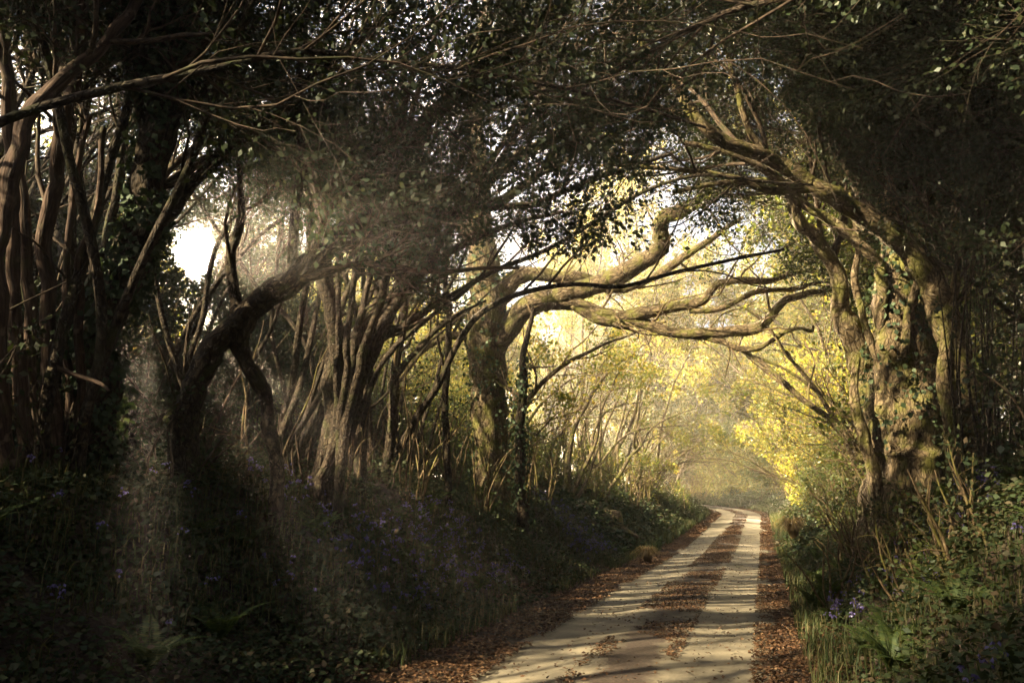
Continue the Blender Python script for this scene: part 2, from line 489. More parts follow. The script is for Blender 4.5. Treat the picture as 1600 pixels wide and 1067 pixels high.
def ivy_on(root, org, limb, n, size, h0=0, h1=1, cover=1.25, name='ivy'):
    l = resample(limb, 60)
    t = h0 + (h1 - h0) * rng.random(n)
    f = t * 59; i = np.minimum(f.astype(int), 58); w = (f - i)[:, None]
    p = l[i] * (1 - w) + l[i + 1] * w
    tan = norm(l[i + 1, :3] - l[i, :3])
    rv = rng.normal(size=(n, 3)); rv = norm(rv - (rv * tan).sum(1, keepdims=True) * tan)
    msk = vnoise(np.concatenate([rv[:, :2] * .9, t[:, None] * 7], 1), 77) > .42
    p, tan, rv = p[msk], tan[msk], rv[msk]; m = len(p)
    c = p[:, :3] + rv * (p[:, 3:4] * rng.uniform(1.0, cover, (m, 1)) + rng.random((m, 1)) ** 2 * .10)
    D = norm(rng.normal(size=(m, 3)) * .6 + rv * .3 + np.array([0, 0, -.7]))
    Ls = size * rng.uniform(.6, 1.25, m)
    a = Acc(); a.add(*leaf_mesh(c, D, rv + .4 * rng.normal(size=(m, 3)), Ls, Ls * .85))
    return a.build(name, M['leaf_ivy'], root, False, org)

# sunlit spots: left coppice stems, the oak's trunk and limbs, the ivy tree on the right, foliage near it
for px, py, d, ru, rv in [(38, 400, 7, .12, .7), (70, 540, 7.2, .08, .5), (158, 660, 7.8, .12, .25),
                          (500, 380, 9.5, .2, .3), (470, 640, 9.5, .2, .3), (620, 580, 13, .25, .35),
                          (748, 450, 17, .8, 1.0), (830, 465, 17, .9, .6), (920, 455, 16.5, .9, .5), (1040, 490, 16, 1.0, .5), (1150, 520, 15.5, .9, .5), (960, 480, 16, .8, .4),
                          (1400, 560, 12, 1.0, 1.0), (1390, 680, 12, 1.0, 1.0), (1345, 560, 11.8, .7, .8), (1320, 470, 11.6, .5, .6), (1400, 420, 12, .5, .6), (1440, 640, 12, .5, .8),
                          (1260, 280, 10.5, .45, .3), (1100, 195, 10, .4, .3), (1060, 150, 10, .25, .25), (1255, 190, 11.5, .15, .9), (1480, 560, 11, .2, .5),
                          (1400, 750, 12, .4, .3), (1280, 700, 16, 1.4, 1.2), (1240, 840, 13, .5, .3), (1330, 830, 9, .18, .15)]:
    lit_zone(at(px, py, d), ru, rv, int(px) % 7)

for px, py, d, ru, rv in [(1150, 715, 66, 4.5, 3.5), (1150, 640, 58, 4, 3.5), (1210, 650, 42, 3, 3), (1060, 630, 34, 3, 2.5), (1260, 600, 26, 2.5, 2.5), (1120, 540, 32, 3.5, 2.5), (1000, 560, 24, 2, 1.6), (1200, 740, 50, 3, 2), (1280, 620, 20, 2.2, 2.4), (1240, 760, 18, 1.5, .8)]:
    lit_zone(at(px, py, d), ru, rv, int(px) % 7)
TREES = []
# --- left coppice at the frame edge
root, org, Ls = hero_tree('hazel_tree', 'reddish many stemmed hazel at the far left, its bare stems lit by low sun', 'tree', [
    [(38, 745, 7.0, 12), (30, 560, 7, 12), (22, 420, 7, 11), (18, 300, 7, 10), (8, 150, 7, 9), (-8, 40, 7, 7), (-20, -140, 7, 5)],
    [(62, 745, 7.2, 11), (54, 600, 7.2, 11), (42, 400, 7.2, 10), (30, 250, 7.2, 9), (12, 100, 7.2, 8), (6, -80, 7.3, 6)],
    [(90, 745, 7.4, 15), (76, 500, 7.4, 14), (72, 340, 7.4, 14), (90, 230, 7.3, 13), (105, 170, 7.3, 12), (121, 90, 7.3, 12), (127, 0, 7.2, 11), (132, -140, 7.2, 8)],
    [(12, 745, 6.7, 17), (-2, 560, 6.6, 17), (-4, 400, 6.5, 16), (6, 300, 6.5, 16), (20, 250, 6.5, 15), (45, 187, 6.6, 14), (100, 120, 6.7, 13), (165, 67, 6.8, 12), (215, 0, 6.9, 11), (270, -120, 7, 8)],
    [(100, 745, 7.7, 8), (108, 600, 7.7, 8), (104, 440, 7.7, 7), (112, 300, 7.7, 6), (140, 180, 7.7, 5)],
    [(112, 745, 7.5, 9), (128, 560, 7.5, 8), (124, 420, 7.5, 7), (150, 330, 7.6, 6), (160, 200, 7.6, 5)]], M['bark_red'], ground=(0, 1, 2, 3, 4, 5), flute=.22, thick=.8)
dress(root, org, Ls, M['leaf_dark'], .054, M['bark_red'], M['twig'], per=13, t0=.45, d1=1.7, d2=2.6, d3=4, far=False)

# --- ivy trunk
root, org, Ls = hero_tree('ivy_clad_tree', 'thick dark ivy wrapped trunk leaning right, just left of the sun glare', 'tree', [
    [(140, 755, 7.8, 36), (148, 612, 7.8, 29), (161, 537, 7.8, 27), (187, 462, 7.8, 27), (212, 385, 7.8, 27), (228, 300, 7.8, 26), (245, 225, 7.8, 25), (255, 120, 7.8, 24), (262, 0, 7.8, 21), (268, -180, 7.8, 16)],
    [(250, 215, 7.8, 12), (277, 184, 7.8, 11), (311, 139, 7.9, 10), (393, 86, 8, 8), (470, 30, 8.2, 6), (540, -60, 8.4, 4)],
    [(225, 372, 7.8, 12), (262, 330, 7.8, 10), (330, 259, 7.9, 9), (390, 206, 8, 8), (450, 169, 8.1, 7), (480, 124, 8.2, 6), (533, 86, 8.4, 5), (620, 10, 8.7, 3)],
    [(240, 260, 7.8, 9), (215, 170, 7.7, 8), (200, 60, 7.7, 7), (170, -80, 7.7, 5)]], M['bark'], flute=.3)
dress(root, org, Ls, M['leaf_dark'], .054, M['bark'], M['twig'], per=13, t0=.3, d1=1.8, d2=2.6, d3=4.2, far=False, bias=(.08, 0, 0))
ivy_on(root, org, Ls[0], 5200, .075, 0, .95)

# --- forked leaning tree right of the glare
root, org, Ls = hero_tree('leaning_tree', 'dark trunk standing on two legs that bows right below the sun glare', 'tree', [
    [(290, 755, 8.5, 24), (294, 650, 8.5, 22), (305, 600, 8.5, 20), (330, 549, 8.5, 20), (360, 511, 8.5, 21), (393, 474, 8.5, 20), (431, 455, 8.5, 19), (468, 425, 8.5, 18), (500, 397, 8.6, 17), (532, 372, 8.6, 16), (600, 290, 8.7, 13), (650, 210, 9, 11), (700, 155, 9, 9), (762, 82, 9, 7), (818, 11, 9, 5), (860, -90, 9, 4)],
    [(436, 750, 8.8, 11), (420, 660, 8.7, 11), (408, 594, 8.6, 12), (392, 560, 8.6, 13), (372, 515, 8.5, 14), (365, 470, 8.5, 9), (360, 400, 8.5, 7), (378, 330, 8.5, 6), (372, 240, 8.5, 4)],
    [(500, 397, 8.6, 9), (560, 372, 8.8, 8), (640, 340, 9.2, 7), (740, 325, 9.6, 6), (837, 315, 10, 5), (957, 270, 10.4, 4), (1050, 240, 10.8, 3)],
    [(455, 435, 8.6, 9), (458, 360, 8.6, 8), (470, 250, 8.6, 7), (466, 130, 8.6, 6), (480, 0, 8.6, 4)]], M['bark'], ground=(0, 1), flute=.25)
dress(root, org, Ls, M['leaf_dark'], .054, M['bark'], M['twig'], per=13, t0=.35, d1=2.0, d2=2.7, d3=4.2, far=False, bias=(.1, .03, 0))

# --- coppice fan
fan = [[(508, 755, 10.5, 24), (522, 640, 10.5, 21), (524, 560, 10.5, 17), (518, 476, 10.5, 15), (502, 392, 10.4, 12), (496, 280, 10.3, 9), (505, 120, 10.2, 7), (520, -60, 10, 4)],
       [(520, 745, 10.4, 15), (540, 630, 10.4, 14), (575, 540, 10.4, 13), (610, 480, 10.4, 11), (660, 430, 10.3, 9), (720, 385, 10.2, 7), (800, 350, 10.2, 5), (880, 330, 10.2, 3)]]
for ex, ey, kx, r in [(560, 330, 545, 7), (598, 300, 560, 7), (640, 280, 575, 8), (690, 330, 585, 7), (740, 300, 590, 6), (640, 400, 570, 6), (700, 450, 590, 6), (585, 380, 552, 5), (665, 250, 575, 6), (530, 300, 528, 6), (760, 420, 610, 5), (610, 200, 562, 6)]:
    d = 10.2 + rng.uniform(-.5, .6)
    fan.append([(512 + rng.uniform(-12, 18), 750, d, r * 1.3), (526 + (kx - 526) * .45, 640, d, r * 1.15), (kx, 540 + rng.uniform(-20, 20), d, r), (kx + (ex - kx) * .45, (540 + ey) / 2 + 12, d, r * .8), (ex, ey, d - .1, r * .55), (ex + (ex - kx) * .5, ey - 120, d - .2, r * .35)])
root, org, Ls = hero_tree('coppiced_hazel', 'dark coppice whose many thin stems fan up to the right from one stool', 'tree', fan, M['bark'], sides=(10, 6), ground=tuple(range(len(fan))), flute=.2, thick=.8)
dress(root, org, Ls, M['leaf_dark'], .052, M['bark'], M['twig'], per=10, t0=.5, d1=1.7, d2=2.3, d3=3.4, far=False, bias=(.12, 0, 0), l1max=1.8)

# --- branch sprung low behind the coppice
root, org, Ls = hero_tree('slender_tree', 'slender dark tree behind the fan of stems, its bough rising right across the canopy', 'tree', [
    [(560, 765, 11.5, 10), (566, 640, 11.5, 10), (580, 520, 11.4, 9), (600, 440, 11.2, 8), (640, 385, 11, 8), (710, 335, 10.8, 7), (781, 315, 10.6, 7), (837, 277, 10.5, 6), (897, 225, 10.4, 5), (942, 195, 10.3, 4), (1010, 130, 10.2, 3)],
    [(600, 440, 11.2, 6), (612, 330, 11.2, 6), (622, 200, 11.1, 5), (640, 60, 11, 4)],
    [(710, 335, 10.8, 5), (770, 250, 10.7, 4), (830, 150, 10.6, 4), (900, 40, 10.5, 3)]], M['bark'], sides=(10, 8))
dress(root, org, Ls, M['leaf_dark'], .054, M['bark'], M['twig'], per=12, t0=.35, d1=2.0, d2=2.6, d3=4, far=False, bias=(.1, 0, 0))

# --- two saplings
for nm, lab, limbs in [
    ('sapling', 'thin crooked sapling with a sunlit kink, left of the mossy oak', [[(600, 770, 13, 8), (612, 660, 13, 8), (618, 590, 13, 8), (626, 540, 13, 6), (632, 460, 13, 6), (630, 380, 13, 5), (636, 260, 13, 3)], [(618, 590, 13, 5), (652, 545, 13, 4), (700, 500, 13, 3), (760, 470, 13.3, 2)]]),
    ('sapling', 'straight thin sapling close to the left of the mossy oak trunk', [[(700, 775, 14, 6), (699, 700, 14, 6), (698, 610, 14, 5), (701, 519, 14, 5), (697, 430, 14, 4), (700, 330, 14, 3)]]),
    ('sapling', 'twisted ivy bound sapling close to the right of the mossy oak trunk', [[(815, 790, 16, 9), (812, 700, 16, 8), (818, 620, 16, 7), (815, 560, 16, 5), (835, 480, 16, 3)]])]:
    root, org, Ls = hero_tree(nm, lab, 'tree', limbs, M['bark'], sides=(8, 6))
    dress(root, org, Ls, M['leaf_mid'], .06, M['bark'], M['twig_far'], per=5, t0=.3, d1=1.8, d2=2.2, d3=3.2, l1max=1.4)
    if 'ivy' in lab: ivy_on(root, org, Ls[0], 900, .08, 0, .8, 1.6)

# --- the mossy oak with the long limbs over the lane
root, org, Ls = hero_tree('oak_tree', 'mossy oak on the left bank reaching long bare limbs over the lane', 'tree', [
    [(768, 765, 17, 27), (765, 650, 17, 25), (762, 560, 17, 27), (758, 480, 17, 29), (755, 420, 17, 25), (752, 350, 17, 19), (745, 250, 17, 15), (742, 150, 17, 11), (760, 20, 17, 8), (780, -120, 17, 5)],
    [(775, 545, 17, 18), (793, 515, 16.9, 18), (830, 477, 16.8, 17), (880, 460, 16.7, 15), (940, 443, 16.5, 14), (985, 420, 16.3, 13), (1025, 392, 16.1, 13), (1032, 360, 16, 12), (1040, 340, 15.9, 11), (1090, 318, 15.7, 10), (1140, 296, 15.4, 7), (1200, 285, 15, 5), (1270, 300, 14.6, 3)],
    [(768, 478, 17, 15), (795, 448, 17, 14), (820, 430, 17, 12), (860, 432, 17, 10), (905, 437, 17, 9), (960, 450, 17, 7), (1010, 440, 17, 6), (1070, 400, 17, 6), (1100, 380, 17, 5), (1160, 340, 17, 3)],
    [(850, 476, 16.8, 10), (880, 470, 16.7, 10), (940, 484, 16.5, 9), (1000, 492, 16.3, 9), (1060, 478, 16.1, 8), (1100, 468, 16, 7), (1130, 440, 15.9, 6), (1190, 442, 15.7, 5), (1250, 425, 15.5, 3), (1310, 430, 15.2, 2)],
    [(862, 474, 16.8, 11), (890, 476, 16.7, 9), (935, 494, 16.5, 9), (1000, 505, 16.3, 9), (1060, 520, 16.1, 8), (1110, 521, 15.9, 8), (1170, 514, 15.7, 8), (1197, 502, 15.6, 7), (1222, 474, 15.5, 6), (1260, 460, 15.4, 5), (1310, 452, 15.2, 3)],
    [(1065, 521, 16.1, 6), (1120, 532, 15.9, 5), (1172, 549, 15.7, 5), (1200, 536, 15.6, 4), (1230, 516, 15.5, 4), (1250, 513, 15.4, 3), (1268, 517, 15.4, 3), (1270, 508, 15.4, 2)],
    [(1075, 485, 16.1, 5), (1130, 482, 15.9, 4), (1180, 458, 15.8, 4), (1240, 452, 15.6, 3), (1290, 440, 15.5, 2), (1350, 460, 15.3, 1.5)],
    [(748, 530, 17, 9), (715, 524, 16.9, 6), (690, 530, 16.8, 5), (652, 557, 16.6, 4), (620, 600, 16.4, 3)],
    [(745, 480, 17, 9), (724, 487, 16.9, 6), (690, 510, 16.8, 5), (650, 545, 16.6, 3)],
    [(750, 380, 17, 12), (700, 330, 17, 9), (640, 300, 17, 7), (560, 230, 17, 5), (500, 150, 17, 3)],
    [(748, 300, 17, 10), (800, 250, 16.6, 8), (880, 200, 16, 6), (960, 120, 15.5, 5), (1040, 30, 15, 3)]], M['bark_moss'], sides=(20, 12), flute=.3)
dress(root, org, [Ls[0], Ls[9], Ls[10]], M['leaf_mid'], .075, M['bark_moss'], M['twig'], per=8, t0=.3, d1=1.6, d2=2.2, d3=3.6)
OAK = (root, org, Ls)
# sparse side twigs on the bare limbs
P = np.stack([resample(l, 20) for l in Ls[1:9]])
P1, R1 = grow(P[..., :3], P[..., 3], 2.2, .2, 1, .3, .3, 1.7, (30, 75), 8, .22, .12, .4, .028)
P2, R2 = grow(P1, R1, 2.6, .1, 1, .5, .2, .8, (25, 65), 6, .24, .08, .55, .012)
P3, R3 = grow(P2, R2, 3.5, .1, 1, .5, .15, .4, (25, 65), 4, .24, .05, .6, .005)
a = Acc(); a.add(*tubes(P1, R1, 6)); a.add(*tubes(P2, np.maximum(R2, .003), 4)); a.add(*tubes(P3, np.maximum(R3, .002), 3))
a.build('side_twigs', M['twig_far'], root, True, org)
a = Acc(); a.add(*leaves_on(P3[rng.random(len(P3)) < .8], 4, .06)); a.build('young_leaves', M['leaf_gold'], root, False, org)
ivy_on(root, org, Ls[0], 1500, .085, 0, .45, 1.3)

# --- the ivy tree on the right
root, org, Ls = hero_tree('ivy_clad_tree', 'broad sunlit ivy patched trunk on the right bank beside the bend of the arch', 'tree', [
    [(1410, 775, 12, 52), (1412, 690, 12, 47), (1410, 600, 12, 43), (1405, 520, 12, 37), (1400, 450, 12, 27), (1402, 380, 12, 21), (1400, 300, 12, 16), (1408, 200, 12, 12), (1400, 60, 12, 9), (1390, -120, 12, 6)],
    [(1455, 780, 11.9, 26), (1462, 700, 11.9, 25), (1455, 610, 11.9, 22), (1440, 540, 11.9, 15), (1430, 480, 11.9, 11), (1436, 400, 12, 9), (1450, 300, 12.1, 8), (1450, 180, 12.2, 6), (1470, 20, 12.3, 4)],
    [(1398, 775, 12.6, 20), (1382, 710, 12.6, 17), (1364, 640, 12.6, 17), (1347, 570, 12.6, 16), (1328, 510, 12.5, 15), (1316, 470, 12.4, 12), (1312, 435, 12.3, 11), (1290, 400, 12.2, 10), (1262, 360, 12, 9), (1240, 320, 11.8, 8), (1222, 290, 11.7, 7), (1190, 265, 11.5, 6), (1140, 240, 11.4, 4), (1070, 225, 11.3, 3)],
    [(1395, 560, 11.9, 9), (1375, 500, 11.8, 8), (1378, 440, 11.8, 8), (1372, 410, 11.8, 8), (1340, 380, 11.8, 8), (1300, 345, 11.8, 7), (1260, 320, 11.8, 6), (1210, 285, 11.8, 5), (1130, 285, 11.8, 4), (1050, 300, 11.8, 3)],
    [(1412, 560, 11.6, 6), (1418, 500, 11.6, 6), (1428, 455, 11.6, 6), (1440, 400, 11.6, 5), (1430, 330, 11.6, 4)],
    [(1385, 600, 11.8, 5), (1370, 560, 11.8, 5), (1350, 500, 11.8, 5), (1335, 440, 11.8, 5), (1340, 380, 11.8, 4), (1330, 300, 11.8, 3), (1310, 200, 11.8, 3), (1290, 80, 11.8, 2)],
    [(1405, 340, 12, 9), (1390, 300, 12, 8), (1350, 290, 12, 7), (1318, 278, 12, 6), (1305, 230, 12, 5), (1280, 180, 12, 5), (1255, 120, 12, 4), (1222, 50, 12, 4), (1215, -40, 12, 3)],
    [(1365, 740, 11.8, 9), (1350, 680, 11.8, 8), (1335, 620, 11.8, 6), (1340, 560, 11.9, 5)],
    [(1400, 250, 12, 7), (1440, 120, 11.8, 6), (1500, 20, 11.6, 5), (1560, -90, 11.4, 3)],
    [(1402, 380, 12, 8), (1430, 330, 12, 7), (1455, 280, 12, 6), (1475, 200, 12, 5), (1480, 60, 12, 4)]], M['bark_moss'], sides=(26, 12), ground=(0, 1, 2, 7), flute=.42, thick=1.1)
dress(root, org, [Ls[i] for i in (0, 1, 2, 3, 5, 6, 8, 9)], M['leaf_dark'], .054, M['bark_moss'], M['twig'], per=13, t0=.55, d1=2.4, d2=2.8, d3=4.2, far=False, bias=(-.06, -.04, 0))
ivy_on(root, org, Ls[0], 2600, .085, .15, .95, 1.2)
ivy_on(root, org, Ls[1], 700, .08, .1, .8, 1.2)

# --- the arching tree
root, org, Ls = hero_tree('arching_tree', 'tree on the right bank bowing left in a long arch over the lane', 'tree', [
    [(1500, 790, 11, 24), (1512, 720, 11, 22), (1512, 640, 11, 21), (1500, 560, 11, 21), (1478, 490, 11, 20), (1450, 440, 11, 19), (1425, 395, 10.9, 19), (1390, 360, 10.8, 17), (1340, 330, 10.7, 15), (1290, 298, 10.5, 13), (1240, 265, 10.4, 12), (1200, 250, 10.3, 11), (1140, 220, 10.1, 10), (1100, 195, 10, 9), (1075, 165, 10, 9), (1050, 132, 10, 7), (1000, 60, 9.8, 5), (940, -40, 9.6, 3)],
    [(1490, 780, 10.9, 13), (1485, 700, 10.9, 12), (1480, 620, 10.9, 10), (1476, 560, 10.9, 8), (1490, 470, 10.9, 7), (1496, 380, 10.9, 6), (1488, 250, 10.8, 5), (1500, 100, 10.7, 4)],
    [(1410, 385, 10.9, 9), (1395, 330, 10.9, 8), (1385, 280, 10.9, 7), (1360, 200, 10.8, 6), (1320, 110, 10.6, 5), (1260, 10, 10.4, 4)],
    [(1100, 195, 10, 6), (1075, 185, 10, 5), (1050, 175, 9.9, 4), (990, 150, 9.8, 3)],
    [(1280, 292, 10.5, 7), (1210, 300, 10.4, 6), (1150, 280, 10.3, 5), (1060, 265, 10.2, 4), (960, 260, 10.1, 3)],
    [(1200, 250, 10.3, 6), (1160, 180, 10.2, 5), (1140, 90, 10.1, 4), (1100, -20, 10, 3)]], M['bark_moss'], ground=(0, 1), flute=.28)
dress(root, org, Ls, M['leaf_dark'], .054, M['bark_moss'], M['twig'], per=13, t0=.45, d1=2.6, d2=2.9, d3=4.2, far=False, bias=(-.1, -.02, 0))

# ------------------------------------------------------------------ trees arching over the lane
def arch_tree(name, label, cat, group, x, y, side, h, nst, leaf, lsize, bark, twig, lean=.35, per=8, d=(1.5, 2.4, 3.4), keep=1.0, far=True, thin=1.0, r0=.09, spread=.35, t0=.3, up=.1, lr=.38, l1max=2.6):
    z = float(terrain(x, y))
    org = np.array([x, y, z])
    root = thing(name, org, label, cat, group)
    mains = []
    acc = Acc()
    for s in range(nst):
        for attempt in range(14):
            a = rng.uniform(0, 2 * PI)
            dr = np.array([side * lean * rng.uniform(-.4, 1.2) + .18 * math.cos(a), .25 * math.sin(a), 1.0])
            dr = dr / np.linalg.norm(dr)
            L = h * rng.uniform(.85, 1.15); n = 14; st = L / (n - 1)
            p = org + np.array([math.cos(a), math.sin(a), 0]) * spread * rng.uniform(.2, 1); p[2] = terrain(p[0], p[1]) - .2
            pts = []
            rr = r0 * rng.uniform(.6, 1.1) * (1 if s else 1.25)
            for k in range(n):
                t = k / (n - 1)
                pts.append([*p, rr * (1.25 if k == 0 else 1) * (1 - .78 * t)])
                p = p + dr * st
                dr = dr + rng.normal(size=3) * .13 + np.array([side * lean * .22 * t, 0, -.10 * t * lean * 2])
                dr = dr / np.linalg.norm(dr)
            m = catmull(np.array(pts), 3);
            mp_ = m[:, :3]
            if not (in_shaft(mp_) | glare_hole(mp_) | (window(mp_) & (x > 0))).any(): break
        mains.append(m)
        acc = Acc(); acc.add(*tubes(m[None, :, :3], m[None, :, 3], 8, .2, s))
        acc.build('trunk' if s == 0 else 'stem', bark, root, True, org)
    dress(root, org, mains, leaf, lsize, bark, twig, per=per, t0=t0, d1=d[0], d2=d[1], d3=d[2], far=far, keep=keep, bias=(side * .08, 0, 0), thin=thin, up=up, lr1=lr, l1max=l1max)
    reseed()
    return root

LEFT_FAR = 'slender sunlit tree of the row arching in from the left bank farther up the lane'
RIGHT_FAR = 'leafy tree of the row arching in from the right bank farther up the lane'
y = 19.0
while y < 60:
    far = y > 34
    arch_tree('lane_tree', LEFT_FAR, 'tree', 'trees arching in from the left bank', float(road_c(y)) - 4.3 - rng.uniform(0, 1.6), y, 1, rng.uniform(6, 7.5) if y < 26 else rng.uniform(4.8, 6.4), int(rng.integers(2, 5)),
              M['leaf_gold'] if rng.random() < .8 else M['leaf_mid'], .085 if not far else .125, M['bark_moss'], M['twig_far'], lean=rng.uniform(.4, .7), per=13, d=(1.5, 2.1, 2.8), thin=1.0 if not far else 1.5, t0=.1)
    y += rng.uniform(1.9, 3.2) * (1 if y < 40 else 1.5)
y = 17.0
while y < 62:
    far = y > 34
    arch_tree('lane_tree', RIGHT_FAR, 'tree', 'trees arching in from the right bank', float(road_c(y)) + 3.9 + rng.uniform(0, 1.5), y, -1, rng.uniform(6.5, 8.5), int(rng.integers(2, 5)),
              M['leaf_gold'] if rng.random() < (.4 if y < 24 else .85) else M['leaf_mid'], .085 if not far else .125, M['bark_moss'], M['twig_far'], lean=rng.uniform(.4, .7), per=9, d=(1.6, 2.1, 2.8), thin=1.2 if not far else 1.7, t0=.12)
    y += rng.uniform(1.9, 3.2) * (1 if y < 40 else 1.5)
# end of the lane: bright hedge trees round the bend
for i in range(16):
    x = -13 + i * 1.2 + rng.uniform(-.6, .6); y = 68 + rng.uniform(0, 8) - x * .3
    arch_tree('hedge_tree', 'bright yellow green bushy tree closing the view where the lane bends', 'tree', 'bushy trees at the end of the lane', x, y, -1, rng.uniform(5, 9), 4,
              M['leaf_gold'], .17, M['bark_moss'], M['twig_far'], lean=.2, per=6, d=(1.6, 2.2, 3.0), thin=2.5, t0=.05, up=.0, far=False)
for (x, y, h) in [(5.5, 33, 12), (5, 38, 14), (6.5, 43, 14), (5, 48, 14), (8, 52, 14), (-9, 76, 18), (-4, 77, 17), (0, 75, 16), (4, 73, 15), (-16, 76, 19), (-12, 80, 20), (-20, 73, 18), (-24, 60, 13), (-19, 41, 13), (-20, 50, 14), (-22, 34, 12), (-17, 31, 11), (-27, 44, 13), (-28, 28, 11), (-22, 22, 10), (-8, 40.5, 14), (-11, 40, 14.5), (-9.2, 47, 15.5), (-12.5, 45, 15), (-6.2, 44, 13)]:
    arch_tree('tall_tree', 'tall pale leaved tree rising behind the row along the far lane', 'tree', 'tall trees along the far lane', x, y, 1 if x < 0 else -1, h, 3,
              M['leaf_gold'], .15 if y < 54 else .21, M['bark_moss'], M['twig_far'], lean=.16, per=9 if y < 54 else 15, d=(1.2, 1.8, 2.4), thin=2, t0=.25 if not (y < 48 and -13 < x < 0) else .5, far=False, r0=.13 if x > 0 or x < -13 or y > 50 else .10, lr=.34, l1max=4.2)
# second row, left: thin trees on the field edge
for i in range(13):
    y = 8 + i * 3.6 + rng.uniform(-1, 1); x = -10 - rng.uniform(0, 4) - .05 * y
    arch_tree('field_edge_tree', 'thin tree on the field edge behind the left hedge row', 'tree', 'trees on the field edge', x, y, 1, rng.uniform(6, 9) if y < 15 else rng.uniform(3.8, 5.2), 3,
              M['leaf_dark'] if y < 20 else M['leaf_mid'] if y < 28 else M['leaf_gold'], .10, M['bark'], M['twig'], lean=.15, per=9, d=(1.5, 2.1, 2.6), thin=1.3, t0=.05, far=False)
for (x, y) in [(-12, 3), (-13.5, 6.5), (-12.5, 10), (-15, 9), (-16, 13.5), (-13, 16), (-17, 5), (-18, 10), (-15, 1), (-11.5, 8), (-14, 12), (-12, 13.5), (-15.5, 17.5), (-13, 19.5), (-18, 15)]:
    arch_tree('field_edge_tree', 'dark leafy tree on the field edge behind the sun glare', 'tree', 'dark trees on the field edge', x, y, 1, rng.uniform(7.5, 10), 4,
              M['leaf_dark'], .105, M['bark'], M['twig'], lean=.15, per=9, d=(1.6, 2.1, 2.6), thin=1.3, t0=.05, far=False)
# second row, right: dense dark wood
for i in range(15):
    y = 6 + i * 3.2 + rng.uniform(-1, 1); x = 5.5 + rng.uniform(0, 3.5)
    arch_tree('wood_tree', 'dark leafy tree of the wood behind the right bank', 'tree', 'trees of the right hand wood', x, y, -1, rng.uniform(7, 9.5), 4,
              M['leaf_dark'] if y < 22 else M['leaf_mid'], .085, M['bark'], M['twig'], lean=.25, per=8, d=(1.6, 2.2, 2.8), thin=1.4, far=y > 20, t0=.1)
# canopy overhead, rooted beside and behind the viewer
for (x, y, s, h) in [(4.6, 6.6, -1, 9), (4.2, 2.2, -1, 9), (5.4, 9.2, -1, 9.5), (3.6, -1.5, -1, 9), (-6.3, 2.5, 1, 8.5), (-6.0, -1.0, 1, 9), (-6.6, -5, 1, 9), (3.4, -6, -1, 9),
                     (-8.2, 7.5, 1, 9), (-8.6, 10.0, 1, 9), (-9.6, 8.6, 1, 8), (-10.5, 6.2, 1, 8), (-11, 11, 1, 8), (-9.4, 13.5, 1, 8), (-7.6, 12.5, 1, 8.5), (-7.4, 15.2, 1, 8), (4.6, 12.6, -1, 9), (5.8, 4.5, -1, 9.5), (-6.4, 9.2, 1.5, 10), (-6.2, 6.0, 1.5, 10), (4.8, 8.0, -1.6, 10), (5.0, 10.6, -1.6, 10), (-6.5, 12.4, 1.5, 10), (4.6, 4.4, -1.6, 10), (-6.4, 0.8, 1.5, 10), (-6.0, -2.8, 1.5, 10), (5.2, 13.8, -1.8, 11), (-7.0, 10.6, 1.8, 11)]:
    arch_tree('hedgerow_tree', 'dark hedgerow tree whose boughs roof the near lane, its foot %s' % ('on the right bank' if s < 0 else 'on the left bank'), 'tree', 'near trees roofing the lane', x, y, s, h, 4,
              M['leaf_dark'], .056, M['bark'], M['twig'], lean=.42 if s > 0 else .3, per=16, d=(2.2, 2.7, 3.7), far=False, t0=.42, up=.05, r0=.06)
for (x, y, s_) in [(-6.2, -9, 1.6), (3.6, -9.5, -1.6), (-6.4, -13, 1.6), (3.8, -13.5, -1.6), (-6, -17, 1.6), (3.6, -17.5, -1.6), (-1.5, -22, 1), (5.2, -4, -1.4), (5.6, 0.5, -1.4), (3.4, -3.4, -1.8), (-6.2, -5.2, 1.9)]:  # unseen trees added behind the viewer to darken the near banks
    arch_tree('hedgerow_tree', 'dark unseen tree added over the lane behind the viewer for shade', 'tree', 'unseen shade trees behind the viewer', x, y, s_, 9, 4,
              M['leaf_dark'], .13, M['bark'], M['twig'], lean=.35, per=10, d=(1.8, 2.3, 2.8), far=False, t0=.2, thin=2, up=.03)
# unseen trees added on the left and behind to cast shade
for (x, y) in [(-10.5, -3), (-11, 1), (-10, -8), (-9, -13), (-13, -1.5), (-12.5, 3.5), (-14, -6), (-8.5, -7), (-8, -10), (-6.5, -9), (-8.8, 0.5), (-5.5, -12)]:
    arch_tree('hedgerow_tree', 'dark unseen tree added on the left field edge to shade the near bank', 'tree', 'unseen shade trees on the left field edge', x, y, 1, 8.5, 5,
              M['leaf_dark'], .12, M['bark'], M['twig'], lean=.2, per=9, d=(1.7, 2.3, 2.8), far=False, t0=.05, thin=2, up=.0)

# ------------------------------------------------------------------ ground, field, road
def grid_mesh(name, xs, ys, fz, mat):
    X, Y = np.meshgrid(xs, ys)
    V = np.stack([X, Y, fz(X, Y)], -1).reshape(-1, 3)
    i = np.arange(len(xs) * len(ys)).reshape(len(ys), len(xs))
    F = np.stack([i[:-1, :-1], i[:-1, 1:], i[1:, 1:], i[1:, :-1]], -1).reshape(-1, 4)
    return mesh_np(name, V, F, mat, True)

